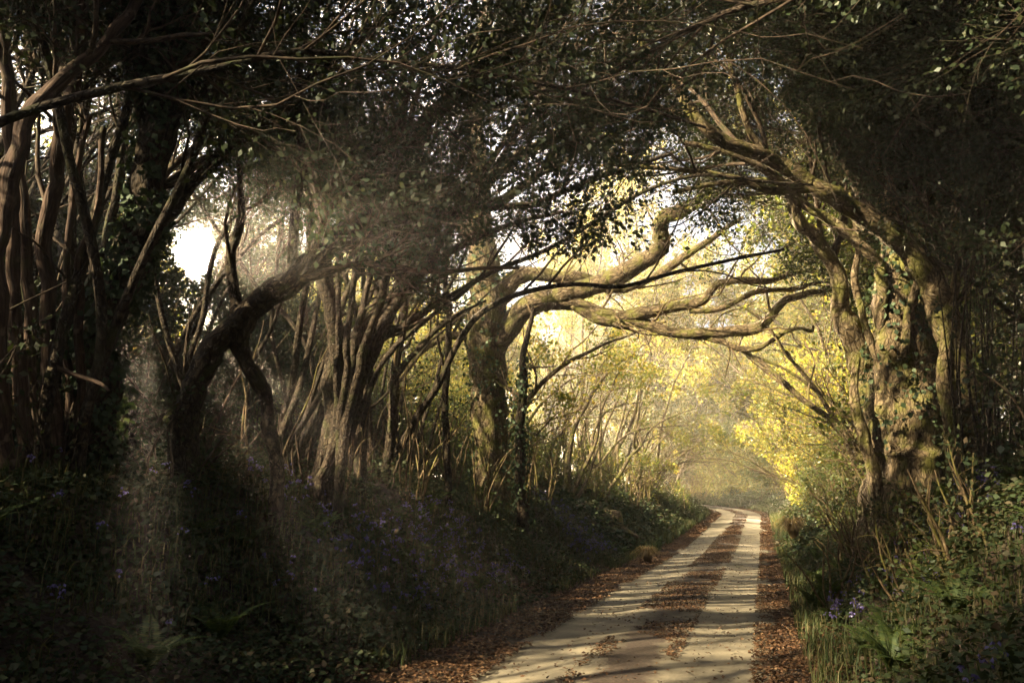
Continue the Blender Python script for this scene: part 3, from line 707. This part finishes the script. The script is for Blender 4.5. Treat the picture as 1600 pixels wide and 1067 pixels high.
m, nt, out = newmat('woodland_soil')
tc = N(nt, 'TexCoord'); nz = N(nt, 'TexNoise'); nz.inputs['Scale'].default_value = 3.0; nz.inputs['Detail'].default_value = 8
nt.links.new(tc.outputs['Object'], nz.inputs[0])
c1 = ramp(nt, nz.outputs[0], [(.3, (.02, .013, .008)), (.55, (.05, .03, .018)), (.75, (.045, .042, .018))])
sep = N(nt, 'SeparateXYZ'); nt.links.new(tc.outputs['Object'], sep.inputs[0])
mr = N(nt, 'MapRange'); mr.inputs['From Min'].default_value = -8.5; mr.inputs['From Max'].default_value = -12
nt.links.new(sep.outputs[0], mr.inputs[0])
nz2 = N(nt, 'TexNoise'); nz2.inputs['Scale'].default_value = .6; nz2.inputs['Detail'].default_value = 10
nt.links.new(tc.outputs['Object'], nz2.inputs[0])
c2 = ramp(nt, nz2.outputs[0], [(.3, (.075, .10, .03)), (.6, (.13, .15, .045)), (.8, (.17, .16, .06))])
mx = N(nt, 'MixRGB'); nt.links.new(mr.outputs[0], mx.inputs[0]); nt.links.new(c1, mx.inputs[1]); nt.links.new(c2, mx.inputs[2])
bs = N(nt, 'BsdfPrincipled'); bs.inputs['Roughness'].default_value = .95; nt.links.new(mx.outputs[0], bs.inputs['Base Color'])
bp = N(nt, 'Bump'); bp.inputs['Strength'].default_value = .7; bp.inputs['Distance'].default_value = .06
nz3 = N(nt, 'TexNoise'); nz3.inputs['Scale'].default_value = 22; nz3.inputs['Detail'].default_value = 6; nt.links.new(tc.outputs['Object'], nz3.inputs[0])
nt.links.new(nz3.outputs[0], bp.inputs['Height']); nt.links.new(bp.outputs[0], bs.inputs['Normal']); nt.links.new(bs.outputs[0], out.inputs[0])
M['soil'] = m
xs = np.unique(np.concatenate([np.linspace(-260, -40, 23), np.linspace(-40, -12, 29), np.linspace(-12, 8, 134), np.linspace(8, 40, 17), np.linspace(40, 260, 12)]))
ys = np.unique(np.concatenate([np.linspace(-120, -20, 11), np.linspace(-20, 0, 21), np.linspace(0, 36, 200), np.linspace(36, 90, 109), np.linspace(90, 300, 22)]))
tag(link('ground', grid_mesh('ground', xs, ys, lambda X, Y: terrain(X, Y), M['soil'])), kind='structure')

# road: pale worn surface, brown crumbs of leaf mould down the middle
m, nt, out = newmat('worn_lane')
tc = N(nt, 'Attribute', attribute_name='tc')
nz = N(nt, 'TexNoise'); nz.inputs['Scale'].default_value = 2.2; nz.inputs['Detail'].default_value = 8; nt.links.new(tc.outputs['Vector'], nz.inputs[0])
c1 = ramp(nt, nz.outputs[0], [(.3, (.095, .083, .06)), (.5, (.165, .142, .10)), (.72, (.25, .215, .15))])
sep = N(nt, 'SeparateXYZ'); nt.links.new(tc.outputs['Vector'], sep.inputs[0])
nb = N(nt, 'TexNoise'); nb.inputs['Scale'].default_value = 1.3; nb.inputs['Detail'].default_value = 7; nb.inputs['Roughness'].default_value = .65; nt.links.new(tc.outputs['Vector'], nb.inputs[0])
ab = N(nt, 'Math', operation='ABSOLUTE'); nt.links.new(sep.outputs[0], ab.inputs[0])
def mth(op, a, b):
    n = N(nt, 'Math', operation=op)
    for i, v in enumerate((a, b)):
        if isinstance(v, (int, float)): n.inputs[i].default_value = v
        else: nt.links.new(v, n.inputs[i])
    return n.outputs[0]
cen = mth('SUBTRACT', .33, ab.outputs[0])                    # >0 in the middle strip
edg = mth('SUBTRACT', ab.outputs[0], 1.22)
msk = mth('MAXIMUM', cen, edg)
msk = mth('ADD', msk, mth('MULTIPLY', mth('SUBTRACT', nb.outputs[0], .5), 1.1))
mr = N(nt, 'MapRange'); mr.inputs['From Min'].default_value = -.04; mr.inputs['From Max'].default_value = .16; nt.links.new(msk, mr.inputs[0])
fine = N(nt, 'TexNoise'); fine.inputs['Scale'].default_value = 34; fine.inputs['Detail'].default_value = 4; nt.links.new(tc.outputs['Vector'], fine.inputs[0])
dirt = ramp(nt, fine.outputs[0], [(.3, (.02, .013, .009)), (.55, (.05, .033, .022)), (.75, (.09, .062, .042))])
sp = ramp(nt, fine.outputs[0], [(.28, (.6, .55, .5)), (.42, (1, 1, 1)), (.7, (1.08, 1.08, 1.05))])
mm = N(nt, 'MixRGB', blend_type='MULTIPLY'); mm.inputs[0].default_value = .7; nt.links.new(c1, mm.inputs[1]); nt.links.new(sp, mm.inputs[2])
mx = N(nt, 'MixRGB'); nt.links.new(mr.outputs[0], mx.inputs[0]); nt.links.new(mm.outputs[0], mx.inputs[1]); nt.links.new(dirt, mx.inputs[2])
bs = N(nt, 'BsdfPrincipled'); bs.inputs['Roughness'].default_value = .8; nt.links.new(mx.outputs[0], bs.inputs['Base Color'])
bp = N(nt, 'Bump'); bp.inputs['Strength'].default_value = .5; bp.inputs['Distance'].default_value = .012
nt.links.new(fine.outputs[0], bp.inputs['Height']); nt.links.new(bp.outputs[0], bs.inputs['Normal']); nt.links.new(bs.outputs[0], out.inputs[0])
M['road'] = m
us = np.linspace(-HW - .06, HW + .06, 25); vs = np.concatenate([np.arange(-12, 40, .35), np.arange(40, 90, .7)])
U, Vv = np.meshgrid(us, vs)
crown = .035 * (1 - (U / 1.35) ** 2) - .015 * np.exp(-((np.abs(U) - .78) / .25) ** 2)
RX = road_c(Vv) + U
RV = np.stack([RX, Vv, terrain(RX, Vv, False) + .012 + crown + .012 * (n2(RX * 1.5, Vv * 1.5, 8) - .5)], -1).reshape(-1, 3)
i = np.arange(U.size).reshape(U.shape)
RF = np.stack([i[:-1, :-1], i[:-1, 1:], i[1:, 1:], i[1:, :-1]], -1).reshape(-1, 4)
tag(link('road', mesh_np('road', RV, RF, M['road'], True, np.stack([U, Vv, 0 * U], -1).reshape(-1, 3))), kind='structure')

# ------------------------------------------------------------------ ground cover
def scatter(n, y0, y1, l0, l1, pow_=1.0):
    """n points beside the lane between lateral offsets l0..l1 from its middle"""
    y = y0 + (y1 - y0) * rng.random(n) ** pow_
    l = l0 + (l1 - l0) * rng.random(n)
    return road_c(y) + l, y, l

# dead leaves on the verges and down the middle of the lane
a = Acc()
def litter(n, y0, y1, l0, l1, size, thr, pw=1.5, seed=70):
    x, y, l = scatter(n, y0, y1, l0, l1, pw)
    k = n2(x * 1.6, y * .8, seed) + .25 * (n2(x * 6, y * 6, seed + 1) - .5) > thr
    x, y = x[k], y[k]; m_ = len(x)
    z = terrain(x, y) + .03 + rng.random(m_) * .02
    on = np.abs(x - road_c(y)) < HW
    z = np.where(on, terrain(x, y, False) + .052 + rng.random(m_) * .012, z)
    th = rng.uniform(0, 2 * PI, m_)
    D = np.stack([np.cos(th), np.sin(th), rng.normal(size=m_) * .25], 1)
    Nn = rng.normal(size=(m_, 3)) * .35; Nn[:, 2] = 1
    Ls = size * rng.uniform(.5, 1.3, m_)
    a.add(*leaf_mesh(np.stack([x, y, z], 1), D, Nn, Ls, Ls * .65, .25))
litter(60000, 3, 34, -2.5, -1.15, .043, .22)
litter(44000, 3, 34, 1.12, 2.1, .043, .22)
litter(36000, 3, 34, -.46, .42, .035, .38, seed=74)
litter(3500, 4, 34, -1.3, 1.3, .045, .3, seed=76)
litter(9000, 34, 62, -2.3, -1.2, .1, .25); litter(9000, 34, 62, 1.15, 2.0, .1, .25); litter(4000, 34, 60, -.35, .35, .08, .45)
tag(a.build('leaf_litter', M['litter']), 'brown dead leaves lying on the verges and middle of the lane', 'leaf litter', kind='stuff')

# brambles and ivy covering the banks
a = Acc()
def cover(n, y0, y1, l0, l1, size, hmax, pw=1.5, seed=80, thr=.25):
    x, y, l = scatter(n, y0, y1, l0, l1, pw)
    mound = n2(x * 1.1, y * 1.1, seed)
    k = mound + .3 * (n2(x * 4, y * 4, seed + 2) - .5) > thr
    x, y, l, mound = x[k], y[k], l[k], mound[k]; m_ = len(x)
    side = np.sign(l)
    ramp_ = sm((np.abs(l) - HW - .35) / .9)
    h = (rng.random(m_) ** .6) * hmax * mound * ramp_
    p = np.stack([x, y, terrain(x, y) + .02 + h], 1)
    ok = np.linalg.norm(p - CAM, axis=1) > 2.6
    p, side = p[ok], side[ok]; m_ = len(p)
    th = rng.uniform(0, 2 * PI, m_)
    D = np.stack([np.cos(th) - side * .3, np.sin(th), rng.normal(size=m_) * .4], 1)
    Nn = rng.normal(size=(m_, 3)) * .5; Nn[:, 2] += 1; Nn[:, 0] -= side * .3
    Ls = size * rng.uniform(.5, 1.4, m_)
    a.add(*leaf_mesh(p, D, Nn, Ls, Ls * .72))
cover(90000, -1, 22, -6.4, -2.0, .055, .5, thr=.16)
cover(26000, 0, 8, -6.4, -2.2, .05, .3, pw=1, thr=-1, seed=85)
cover(60000, 1.5, 22, 1.75, 5.2, .055, .55)
cover(45000, 22, 62, -7, -2.0, .12, .9, 1.2); cover(52000, 22, 76, 1.6, 6, .12, .9, 1.1)
tag(a.build('bank_ground_cover', M['leaf_bank']), 'low bramble and ivy leaves covering both banks', 'ground cover', kind='stuff')

# grass
a = Acc()
def blades(n, y0, y1, l0, l1, hh, ww, pw=1.5, thr=.35, seed=90):
    x, y, l = scatter(n, y0, y1, l0, l1, pw)
    k = n2(x * .8, y * .8, seed) > thr
    x, y = x[k], y[k]; m_ = len(x)
    p = np.stack([x, y, terrain(x, y) - .01], 1)
    ok = np.linalg.norm(p - CAM, axis=1) > 2.6; p = p[ok]; m_ = len(p)
    h = hh * rng.uniform(.4, 1.3, m_)[:, None]; th = rng.uniform(0, 2 * PI, m_)
    d = np.stack([np.cos(th), np.sin(th), 0 * th], 1); s = np.stack([-np.sin(th), np.cos(th), 0 * th], 1) * (ww * rng.uniform(.6, 1.3, m_)[:, None])
    b = rng.uniform(.1, .8, m_)[:, None]
    up = np.array([[0, 0, 1.0]])
    q1 = p + up * h * .55 + d * h * b * .2; q2 = p + up * h * (.95 - b * .3) + d * h * b * .75
    V = np.stack([p - s, p + s, q1 + s * .8, q1 - s * .8, q2 + s * .12, q2 - s * .12], 1).reshape(-1, 3)
    o = np.arange(m_)[:, None] * 6
    F = np.concatenate([o + np.array([[0, 1, 2, 3]]), o + np.array([[3, 2, 4, 5]])])
    a.add(V, F)
blades(42000, -1, 24, -6, -1.9, .28, .0055)
blades(26000, 1.5, 24, 1.6, 5, .28, .0055)
blades(14000, 24, 60, -5, -1.8, .4, .014, 1.2); blades(20000, 24, 74, 1.6, 4.5, .4, .014, 1.1)
tag(a.build('grass', M['grass']), 'rough grass growing on both banks', 'grass', kind='stuff')

# bluebells
a = Acc(); st = Acc()
def bells(n, y0, y1, l0, l1, thr, seed, size=.03):
    x, y, l = scatter(n, y0, y1, l0, l1, 1)
    k = n2(x * .7, y * .5, seed) > thr
    x, y = x[k], y[k]; m_ = len(x)
    p = np.stack([x, y, terrain(x, y)], 1)
    h = rng.uniform(.24, .42, m_)[:, None]; th = rng.uniform(0, 2 * PI, m_)
    d = np.stack([np.cos(th), np.sin(th), 0 * th], 1)
    P_ = np.stack([p, p + [0, 0, 1] * h * .6, p + [0, 0, 1] * h + d * .03, p + [0, 0, 1] * h * .98 + d * .09], 1)
    st.add(*tubes(P_, np.full((m_, 4), .0035), 3)[:2])
    for q in range(6):
        t = .1 + q * .17
        c = P_[:, 2] * (1 - t) + P_[:, 3] * t + rng.normal(size=(m_, 3)) * .012 - [0, 0, .01] + (P_[:, 1] - P_[:, 2]) * max(0, .4 - t)
        for w in range(2):
            r = rng.normal(size=(m_, 3)); r[:, 2] = -1.3
            a.add(*leaf_mesh(c, r, rng.normal(size=(m_, 3)), np.full(m_, size), np.full(m_, size * .62), .3))
bells(1000, 8, 21, -4.6, -2.4, .38, 101, .034)
bells(70, 3.5, 9, -5.6, -2.6, .42, 102)
bells(260, 4.5, 11, 1.9, 4.0, .5, 103)
tag(a.build('bluebells', M['bell']), 'carpet of violet bluebells on the banks', 'bluebells', kind='stuff')
tag(st.build('bluebell_stems', M['grass']), 'thin green stems of the bluebells on the banks', 'bluebell stems', kind='stuff')

# ferns: every clump a thing
def fern_mesh(nf, L):
    a = Acc()
    for f in range(nf):
        th = 2 * PI * f / nf + rng.uniform(-.3, .3); ln = L * rng.uniform(.7, 1.1)
        n = 16; t = np.linspace(0, 1, n)
        el = 1.25 - 1.35 * t
        r = np.concatenate([[0], np.cumsum(np.cos(el[:-1]) * ln / n)]); zz = np.concatenate([[0], np.cumsum(np.sin(el[:-1]) * ln / n)])
        P_ = np.stack([r * math.cos(th), r * math.sin(th), zz], 1)
        V, F, _ = tubes(P_[None], np.linspace(.006, .0015, n)[None], 3); a.add(V, F)
        tan = norm(np.gradient(P_, axis=0)); sd = np.array([-math.sin(th), math.cos(th), 0])
        nn = np.cross(tan, sd)
        w = ln * .30 * np.sin(np.clip(t * 1.02, 0, 1) ** .6 * PI) ** .9 + .008
        for sgn in (-1, 1):
            D = norm(sgn * sd[None] + tan * .35 - np.array([[0, 0, .15]]))
            for off in (0, .5):
                pp = P_[1:] - tan[1:] * off * ln / n
                a.add(*leaf_mesh(pp, D[1:], nn[1:] * -1 + rng.normal(size=(n - 1, 3)) * .15, w[1:] * .55, np.full(n - 1, ln / n * .62), .06))
    V = np.concatenate(a.V); F = np.concatenate(a.F)
    return mesh_np('fern', V, F, M['fern'])
FM = [fern_mesh(int(rng.integers(7, 12)), l) for l in (.36, .45, .55, .42)]
def fern(x, y, s, label, group):
    o = link('fern', FM[int(rng.integers(len(FM)))])
    o.location = (x, y, float(terrain(x, y)) + .02); o.rotation_euler = (rng.normal() * .15, rng.normal() * .15, rng.uniform(0, 6.28)); o.scale = (s, s, s)
    tag(o, label, 'fern', group)
for i in range(46):
    y = 4 + 24 * rng.random() ** 1.3; fern(float(road_c(y)) + rng.uniform(2.0, 4.0), y, rng.uniform(.7, 1.2), 'green fern clump growing low on the right bank', 'ferns on the right bank')
for i in range(40):
    y = 4 + 26 * rng.random() ** 1.2; fern(float(road_c(y)) - rng.uniform(2.4, 4.6), y, rng.uniform(.7, 1.2), 'green fern clump growing low on the left bank', 'ferns on the left bank')

# ------------------------------------------------------------------ bushes along the bank tops
def bush(x, y, h, w, leaf, lsize, label, group, per=7, far=True, name='bush', twig=None):
    z = float(terrain(x, y)); org = np.array([x, y, z])
    root = thing(name, org, label, 'bush', group)
    n = 9
    mains = []
    for s in range(n):
        th = rng.uniform(0, 2 * PI)
        d = norm(np.array([math.cos(th) * w / h * rng.random(), math.sin(th) * w / h * rng.random(), 1.0]))
        p = org + np.array([math.cos(th), math.sin(th), 0]) * .15; p[2] = terrain(p[0], p[1]) - .1
        pts = []
        for k in range(8):
            pts.append([*p, .022 * (1 - .1 * k)]); p = p + d * h * rng.uniform(.8, 1.1) / 7; d = norm(d + rng.normal(size=3) * .14)
        m_ = catmull(np.array(pts), 2)
        if not in_shaft(m_[:, :3]).any() or (s == n - 1 and not mains): mains.append(m_)
    a = Acc()
    for m_ in mains: a.add(*tubes(m_[None, :, :3], m_[None, :, 3], 5))
    a.build('stems', twig or M['twig_far'], root, True, org)
    a = Acc(); lv = Acc()
    P = np.stack([resample(m_, 12) for m_ in mains])
    P1, R1 = grow(P[..., :3], P[..., 3], 4.5, .08, 1, .45, .25, .9, (30, 80), 6, .2, .05, .5, .01)
    P1, R1 = filt(P1, R1, far=far, frac=0, zfrac=.8)
    P2, R2 = grow(P1, R1, 5, .1, 1, .5, .12, .45, (30, 70), 4, .2, 0, .5, .005)
    P2, R2 = filt(P2, R2, far=far)
    a.add(*tubes(P1, R1, 4)); a.add(*tubes(P2, np.maximum(R2, .002), 3)); a.build('twigs', twig or M['twig_far'], root, True, org)
    lv.add(*leaves_on(P2, per, lsize, far=far)); lv.add(*leaves_on(P1, 4, lsize, far=far)); lv.build('foliage', leaf, root, False, org)
    reseed()

for i in range(16):
    y = 9 + i * 1.35 + rng.uniform(-.4, .4)
    bush(float(road_c(y)) - 3.9 - rng.uniform(0, 1.3), y, rng.uniform(1.1, 2.2), .8, M['leaf_bank'] if y < 14 else M['leaf_mid'], .06, 'green bush on the left bank top between the trees', 'bushes on the left bank top', far=False)
for i in range(14):
    y = 14.5 + i * 1.5 + rng.uniform(-.4, .4)
    bush(float(road_c(y)) + 3.0 + rng.uniform(0, 1.2), y, rng.uniform(1.4, 2.8), .9, M['leaf_mid'], .065, 'green bush on the right bank beyond the ivy clad trunk', 'bushes on the right bank')
for i in range(16):
    y = 32 + i * 2; s = 1 if i % 2 else -1
    bush(float(road_c(y)) + s * rng.uniform(2.7, 3.8), y, rng.uniform(1.6, 2.8), 1.0, M['leaf_gold'] if i % 3 else M['leaf_mid'], .11, 'sunlit bush crowding the far lane on its %s side' % ('right' if s > 0 else 'left'), 'bushes along the far lane', per=5)
for i in range(30):
    y = 3.5 + i * .6 + rng.uniform(-.4, .4)
    bush(float(road_c(y)) - 6.2 - rng.uniform(0, 2.4), y, rng.uniform(2.4, 4.2), 1.3, M['leaf_dark'] if y < 15 else M['leaf_mid'], .066, 'tall dark bush filling the gap behind the left hand trunks', 'tall bushes behind the left hand trunks', per=9, far=False, twig=M['twig'])
for i in range(20):
    y = 15 + i * 2.1 + rng.uniform(-.5, .5)
    bush(float(road_c(y)) - 6.5 - rng.uniform(0, 2.5), y, rng.uniform(2.2, 3.2), 1.4, M['leaf_mid'] if y < 24 or i % 3 == 0 else M['leaf_gold'], .10, 'tall sunlit bush behind the left row of lane trees', 'tall bushes behind the left lane trees', per=6, far=False)
for i in range(9):
    y = 4.5 + i * .95 + rng.uniform(-.3, .3)
    bush(float(road_c(y)) - 4.2 - rng.uniform(0, 1.0), y, rng.uniform(.7, 1.5), .7, M['leaf_bank'], .06, 'dark bush under the left hand trunks', 'dark bushes on the near left bank', far=False, twig=M['twig'])
for i in range(8):
    y = 5.5 + i * 1.1 + rng.uniform(-.3, .3)
    bush(float(road_c(y)) + 4.2 + rng.uniform(0, 1.2), y, rng.uniform(.9, 1.9), .8, M['leaf_dark'], .065, 'dark bush in the shade at the right edge', 'dark bushes on the near right bank', far=False, twig=M['twig'])

for i in range(12):
    y = 8.0 + i * .75 + rng.uniform(-.3, .3)
    bush(float(road_c(y)) + 2.2 + rng.uniform(0, 1.2), y, rng.uniform(.6, 1.2), .7, M['leaf_mid'] if i % 2 else M['leaf_bank'], .055, 'low leafy shrub on the right bank slope below the ivy clad trunk', 'low shrubs on the right bank slope', far=False)
for i in range(14):
    y = 6.5 + 9 * rng.random(); fern(float(road_c(y)) + rng.uniform(1.9, 3.2), y, rng.uniform(.9, 1.4), 'green fern clump growing low on the right bank', 'ferns on the right bank')
for i in range(16):
    x = -9 + i * .75 + rng.uniform(-.3, .3); y = 67.5 + rng.uniform(0, 5)
    if abs(x - float(road_c(y))) < 2.1: x = float(road_c(y)) + 2.2
    bush(x, y, rng.uniform(1.6, 3.4), 1.4, M['leaf_gold'], .14, 'bright yellow green bush where the lane bends out of sight', 'bushes at the bend of the lane', per=6, far=False)
# upright poles in the shade at the right edge: each its own hazel rod
for i in range(34):
    px = rng.uniform(1490, 1640); d = rng.uniform(8, 11.5)
    b = at(px, 780, d); t = at(px + rng.uniform(-50, 40), rng.uniform(250, 480), d + rng.uniform(-.3, .3))
    zb = float(terrain(b[0], b[1]))
    mid = (b + t) / 2 + rng.normal(size=3) * .06
    l = catmull(np.array([[b[0], b[1], zb - .1, .016], [*((b + mid) / 2), .014], [*mid, .012], [*t, .005]]), 6)
    a = Acc(); a.add(*tubes(l[None, :, :3], l[None, :, 3] * rng.uniform(.6, 1.2), 6, .2, i))
    o = a.build('hazel_rod', M['bark'], None, True, [b[0], b[1], zb]); o.location = (b[0], b[1], zb)
    tag(o, 'thin bare upright rod in the shade at the right edge of the lane', 'sapling', 'bare rods at the right edge')

# stump, fallen poles, dry grass tufts
b = at(955, 792, 24); zb = float(terrain(b[0], b[1]))
root = thing('tree_stump', (b[0], b[1], zb), 'low orange brown stump at the foot of the left bank trees, caught by the sun', 'stump')
l = np.array([[b[0], b[1], zb - .2, .38], [b[0], b[1], zb + .15, .32], [b[0] + .03, b[1], zb + .45, .27], [b[0] + .05, b[1], zb + .62, .24], [b[0] + .05, b[1], zb + .64, .02]])
a = Acc(); a.add(*tubes(l[None, :, :3], l[None, :, 3], 16, .5, 5)); a.build('trunk', M['bark_moss'], root, False, (b[0], b[1], zb))
a = Acc()
for q in range(5):
    th = q * 1.3; l = np.array([[b[0], b[1], zb + .2, .12], [b[0] + .35 * math.cos(th), b[1] + .35 * math.sin(th), zb + .05, .1], [b[0] + .8 * math.cos(th), b[1] + .8 * math.sin(th), zb - .15, .05]])
    l = catmull(l, 5); a.add(*tubes(l[None, :, :3], l[None, :, 3], 8, .3, q))
a.build('roots', M['bark_moss'], root, True, (b[0], b[1], zb))
for i, (p0, p1, r, lab) in enumerate([((1425, 778, 11.2), (1500, 800, 10.2), .022, 'thin fallen pole lying downhill from the foot of the ivy clad trunk, the upper one'),
                                      ((1415, 790, 11.0), (1480, 818, 10.0), .018, 'thin fallen pole lying downhill from the foot of the ivy clad trunk, the lower one'),
                                      ((90, 575, 7.0), (170, 610, 6.8), .022, 'broken crooked branch caught across the reddish stems on the left')]):
    A_ = at(*p0); B_ = at(*p1)
    if i < 2:
        A_[2] = terrain(A_[0], A_[1]) + .35; B_[2] = terrain(B_[0], B_[1]) + .22
    l = catmull(np.array([[*A_, r], [*(A_ * .65 + B_ * .35 + rng.normal(size=3) * .05), r], [*(A_ * .3 + B_ * .7 + rng.normal(size=3) * .05), r * .8], [*B_, r * .5]]), 6)
    a = Acc(); a.add(*tubes(l[None, :, :3], l[None, :, 3], 7, .3, i)); o = a.build('fallen_branch', M['bark_red'], None, True, A_); o.location = tuple(A_)
    tag(o, lab, 'branch')
for px, py, d, s, lab in [(1236, 765, 24, 1.1, 'orange tuft of dry grass hanging from the right bank far up the lane'), (1010, 815, 20, .7, 'pale tuft of dry grass on the left verge beside the bluebells')]:
    p = at(px, py, d); zz = float(terrain(p[0], p[1])); m_ = 260
    th = rng.uniform(0, 2 * PI, m_); h = s * rng.uniform(.5, 1, m_)
    d_ = np.stack([np.cos(th), np.sin(th), 0 * th], 1); sd = np.stack([-np.sin(th), np.cos(th), 0 * th], 1) * .008 * s
    p0 = d_ * .1 * s * rng.random((m_, 1)); q1 = p0 + d_ * (.25 * h)[:, None] + np.array([0, 0, 1]) * (h * .6)[:, None]; q2 = q1 + d_ * (.4 * h)[:, None] - np.array([0, 0, 1]) * (h * .25)[:, None]
    V = np.stack([p0 - sd, p0 + sd, q1 + sd, q1 - sd, q2 + sd * .2, q2 - sd * .2], 1).reshape(-1, 3); o_ = np.arange(m_)[:, None] * 6
    F = np.concatenate([o_ + np.array([[0, 1, 2, 3]]), o_ + np.array([[3, 2, 4, 5]])])
    o = link('dry_grass_tuft', mesh_np('dry_grass_tuft', V, F, M['straw'])); o.location = (p[0], p[1], zz + (.3 if s > 1 else 0)); tag(o, lab, 'grass tuft')

# far hedge across the field on the left
for i in range(14):
    x = -62 - rng.uniform(0, 10); y = -6 + i * 7.5 + rng.uniform(-2, 2)
    arch_tree('distant_tree', 'small round tree in the hedge across the field on the left', 'tree', 'hedge trees across the field', x, y, 1, rng.uniform(4, 6.5), 3,
              M['far_leaf'], .38, M['bark'], M['twig'], lean=.1, per=3, d=(1.4, 1.6, 2.0), thin=4, t0=.05, up=.0, far=False, r0=.14)

# ------------------------------------------------------------------ world, sun, camera
w = bpy.data.worlds.new('World'); sc.world = w; w.use_nodes = True
nt = w.node_tree; nt.nodes.clear()
out = nt.nodes.new('ShaderNodeOutputWorld')
sky = nt.nodes.new('ShaderNodeTexSky'); sky.sky_type = 'NISHITA'; sky.sun_disc = False
sky.sun_elevation = SUN_EL; sky.sun_rotation = math.atan2(S[0], S[1]); sky.dust_density = 4.0
bg = nt.nodes.new('ShaderNodeBackground'); bg.inputs[1].default_value = .052
hs = nt.nodes.new('ShaderNodeHueSaturation'); hs.inputs['Saturation'].default_value = .6; hs.inputs['Value'].default_value = 1.15
nt.links.new(sky.outputs[0], hs.inputs['Color']); nt.links.new(hs.outputs[0], bg.inputs[0])
# sun glare low over the field, plus an added hidden core lighting the shafts
tc = nt.nodes.new('ShaderNodeTexCoord')
dt = nt.nodes.new('ShaderNodeVectorMath'); dt.operation = 'DOT_PRODUCT'; dt.inputs[1].default_value = GL
nt.links.new(tc.outputs['Generated'], dt.inputs[0])
dc = nt.nodes.new('ShaderNodeVectorMath'); dc.operation = 'DOT_PRODUCT'; dc.inputs[1].default_value = GC
nt.links.new(tc.outputs['Generated'], dc.inputs[0])
def lobe(deg, strength, col):
    mr = nt.nodes.new('ShaderNodeMapRange'); mr.interpolation_type = 'SMOOTHERSTEP'
    mr.inputs['From Min'].default_value = math.cos(math.radians(deg)); mr.inputs['From Max'].default_value = 1.0
    nt.links.new((dc if deg < 1 else dt).outputs['Value'], mr.inputs[0])
    ml = nt.nodes.new('ShaderNodeMath'); ml.operation = 'MULTIPLY'; ml.inputs[1].default_value = strength; nt.links.new(mr.outputs[0], ml.inputs[0])
    b = nt.nodes.new('ShaderNodeBackground'); b.inputs[0].default_value = (*col, 1); nt.links.new(ml.outputs[0], b.inputs[1])
    return b.outputs[0]
def addsh(a, b):
    n = nt.nodes.new('ShaderNodeAddShader'); nt.links.new(a, n.inputs[0]); nt.links.new(b, n.inputs[1]); return n.outputs[0]
o_ = bg.outputs[0]
for dg, stg in ((.7, 82000), (2.1, 1.6), (5, .015)):
    o_ = addsh(o_, lobe(dg, stg, (1, .76, .48) if dg < 1 else (1, .9, .72)))
nt.links.new(o_, out.inputs[0])
w.cycles.sampling_method = 'MANUAL'; w.cycles.sample_map_resolution = 2048

sl = bpy.data.lights.new('sun', 'SUN'); sl.energy = 5.0; sl.angle = math.radians(.8); sl.color = (1, .82, .52)
so = bpy.data.objects.new('sun', sl); COL.objects.link(so)
so.rotation_euler = Vector((-S[0], -S[1], -S[2])).to_track_quat('-Z', 'Y').to_euler()
so.location = (-20, -10, 20)

HAZE = True
if HAZE:
    m, nt, out = newmat('haze_air')
    pv = nt.nodes.new('ShaderNodeVolumePrincipled')
    pv.inputs['Color'].default_value = (.95, .93, .9, 1); pv.inputs['Density'].default_value = .0017; pv.inputs['Anisotropy'].default_value = .6
    nt.links.new(pv.outputs[0], out.inputs['Volume'])
    hb = np.array([[x, y, z] for x in (-265, 265) for y in (-125, 305) for z in (-2.5, 19.5)], float)
    hf = np.array([[0, 1, 3, 2], [4, 6, 7, 5], [0, 4, 5, 1], [2, 3, 7, 6], [0, 2, 6, 4], [1, 5, 7, 3]])
    tag(link('haze', mesh_np('haze', hb, hf, m)), kind='stuff')

cd = bpy.data.cameras.new('camera'); cd.sensor_width = 36; cd.lens = 28; cd.clip_end = 1000; cd.clip_start = .05
co = bpy.data.objects.new('camera', cd); COL.objects.link(co)
co.location = tuple(CAM)
Rm = Matrix((RGT.tolist(), UPV.tolist(), (-FWD).tolist())).transposed()
co.rotation_euler = Rm.to_euler()
sc.camera = co

sc.view_settings.view_transform = 'Standard'; sc.view_settings.look = 'None'
sc.view_settings.exposure = 2.35; sc.view_settings.gamma = 1.0
cy = sc.cycles
cy.use_denoising = True
cy.max_bounces = 5; cy.diffuse_bounces = 3; cy.glossy_bounces = 1; cy.transmission_bounces = 3; cy.volume_bounces = 0; cy.transparent_max_bounces = 4
cy.sample_clamp_indirect = 4.0; cy.caustics_reflective = False; cy.caustics_refractive = False
print('FACES', sum(len(o.data.polygons) for o in bpy.data.objects if o.type == 'MESH'))
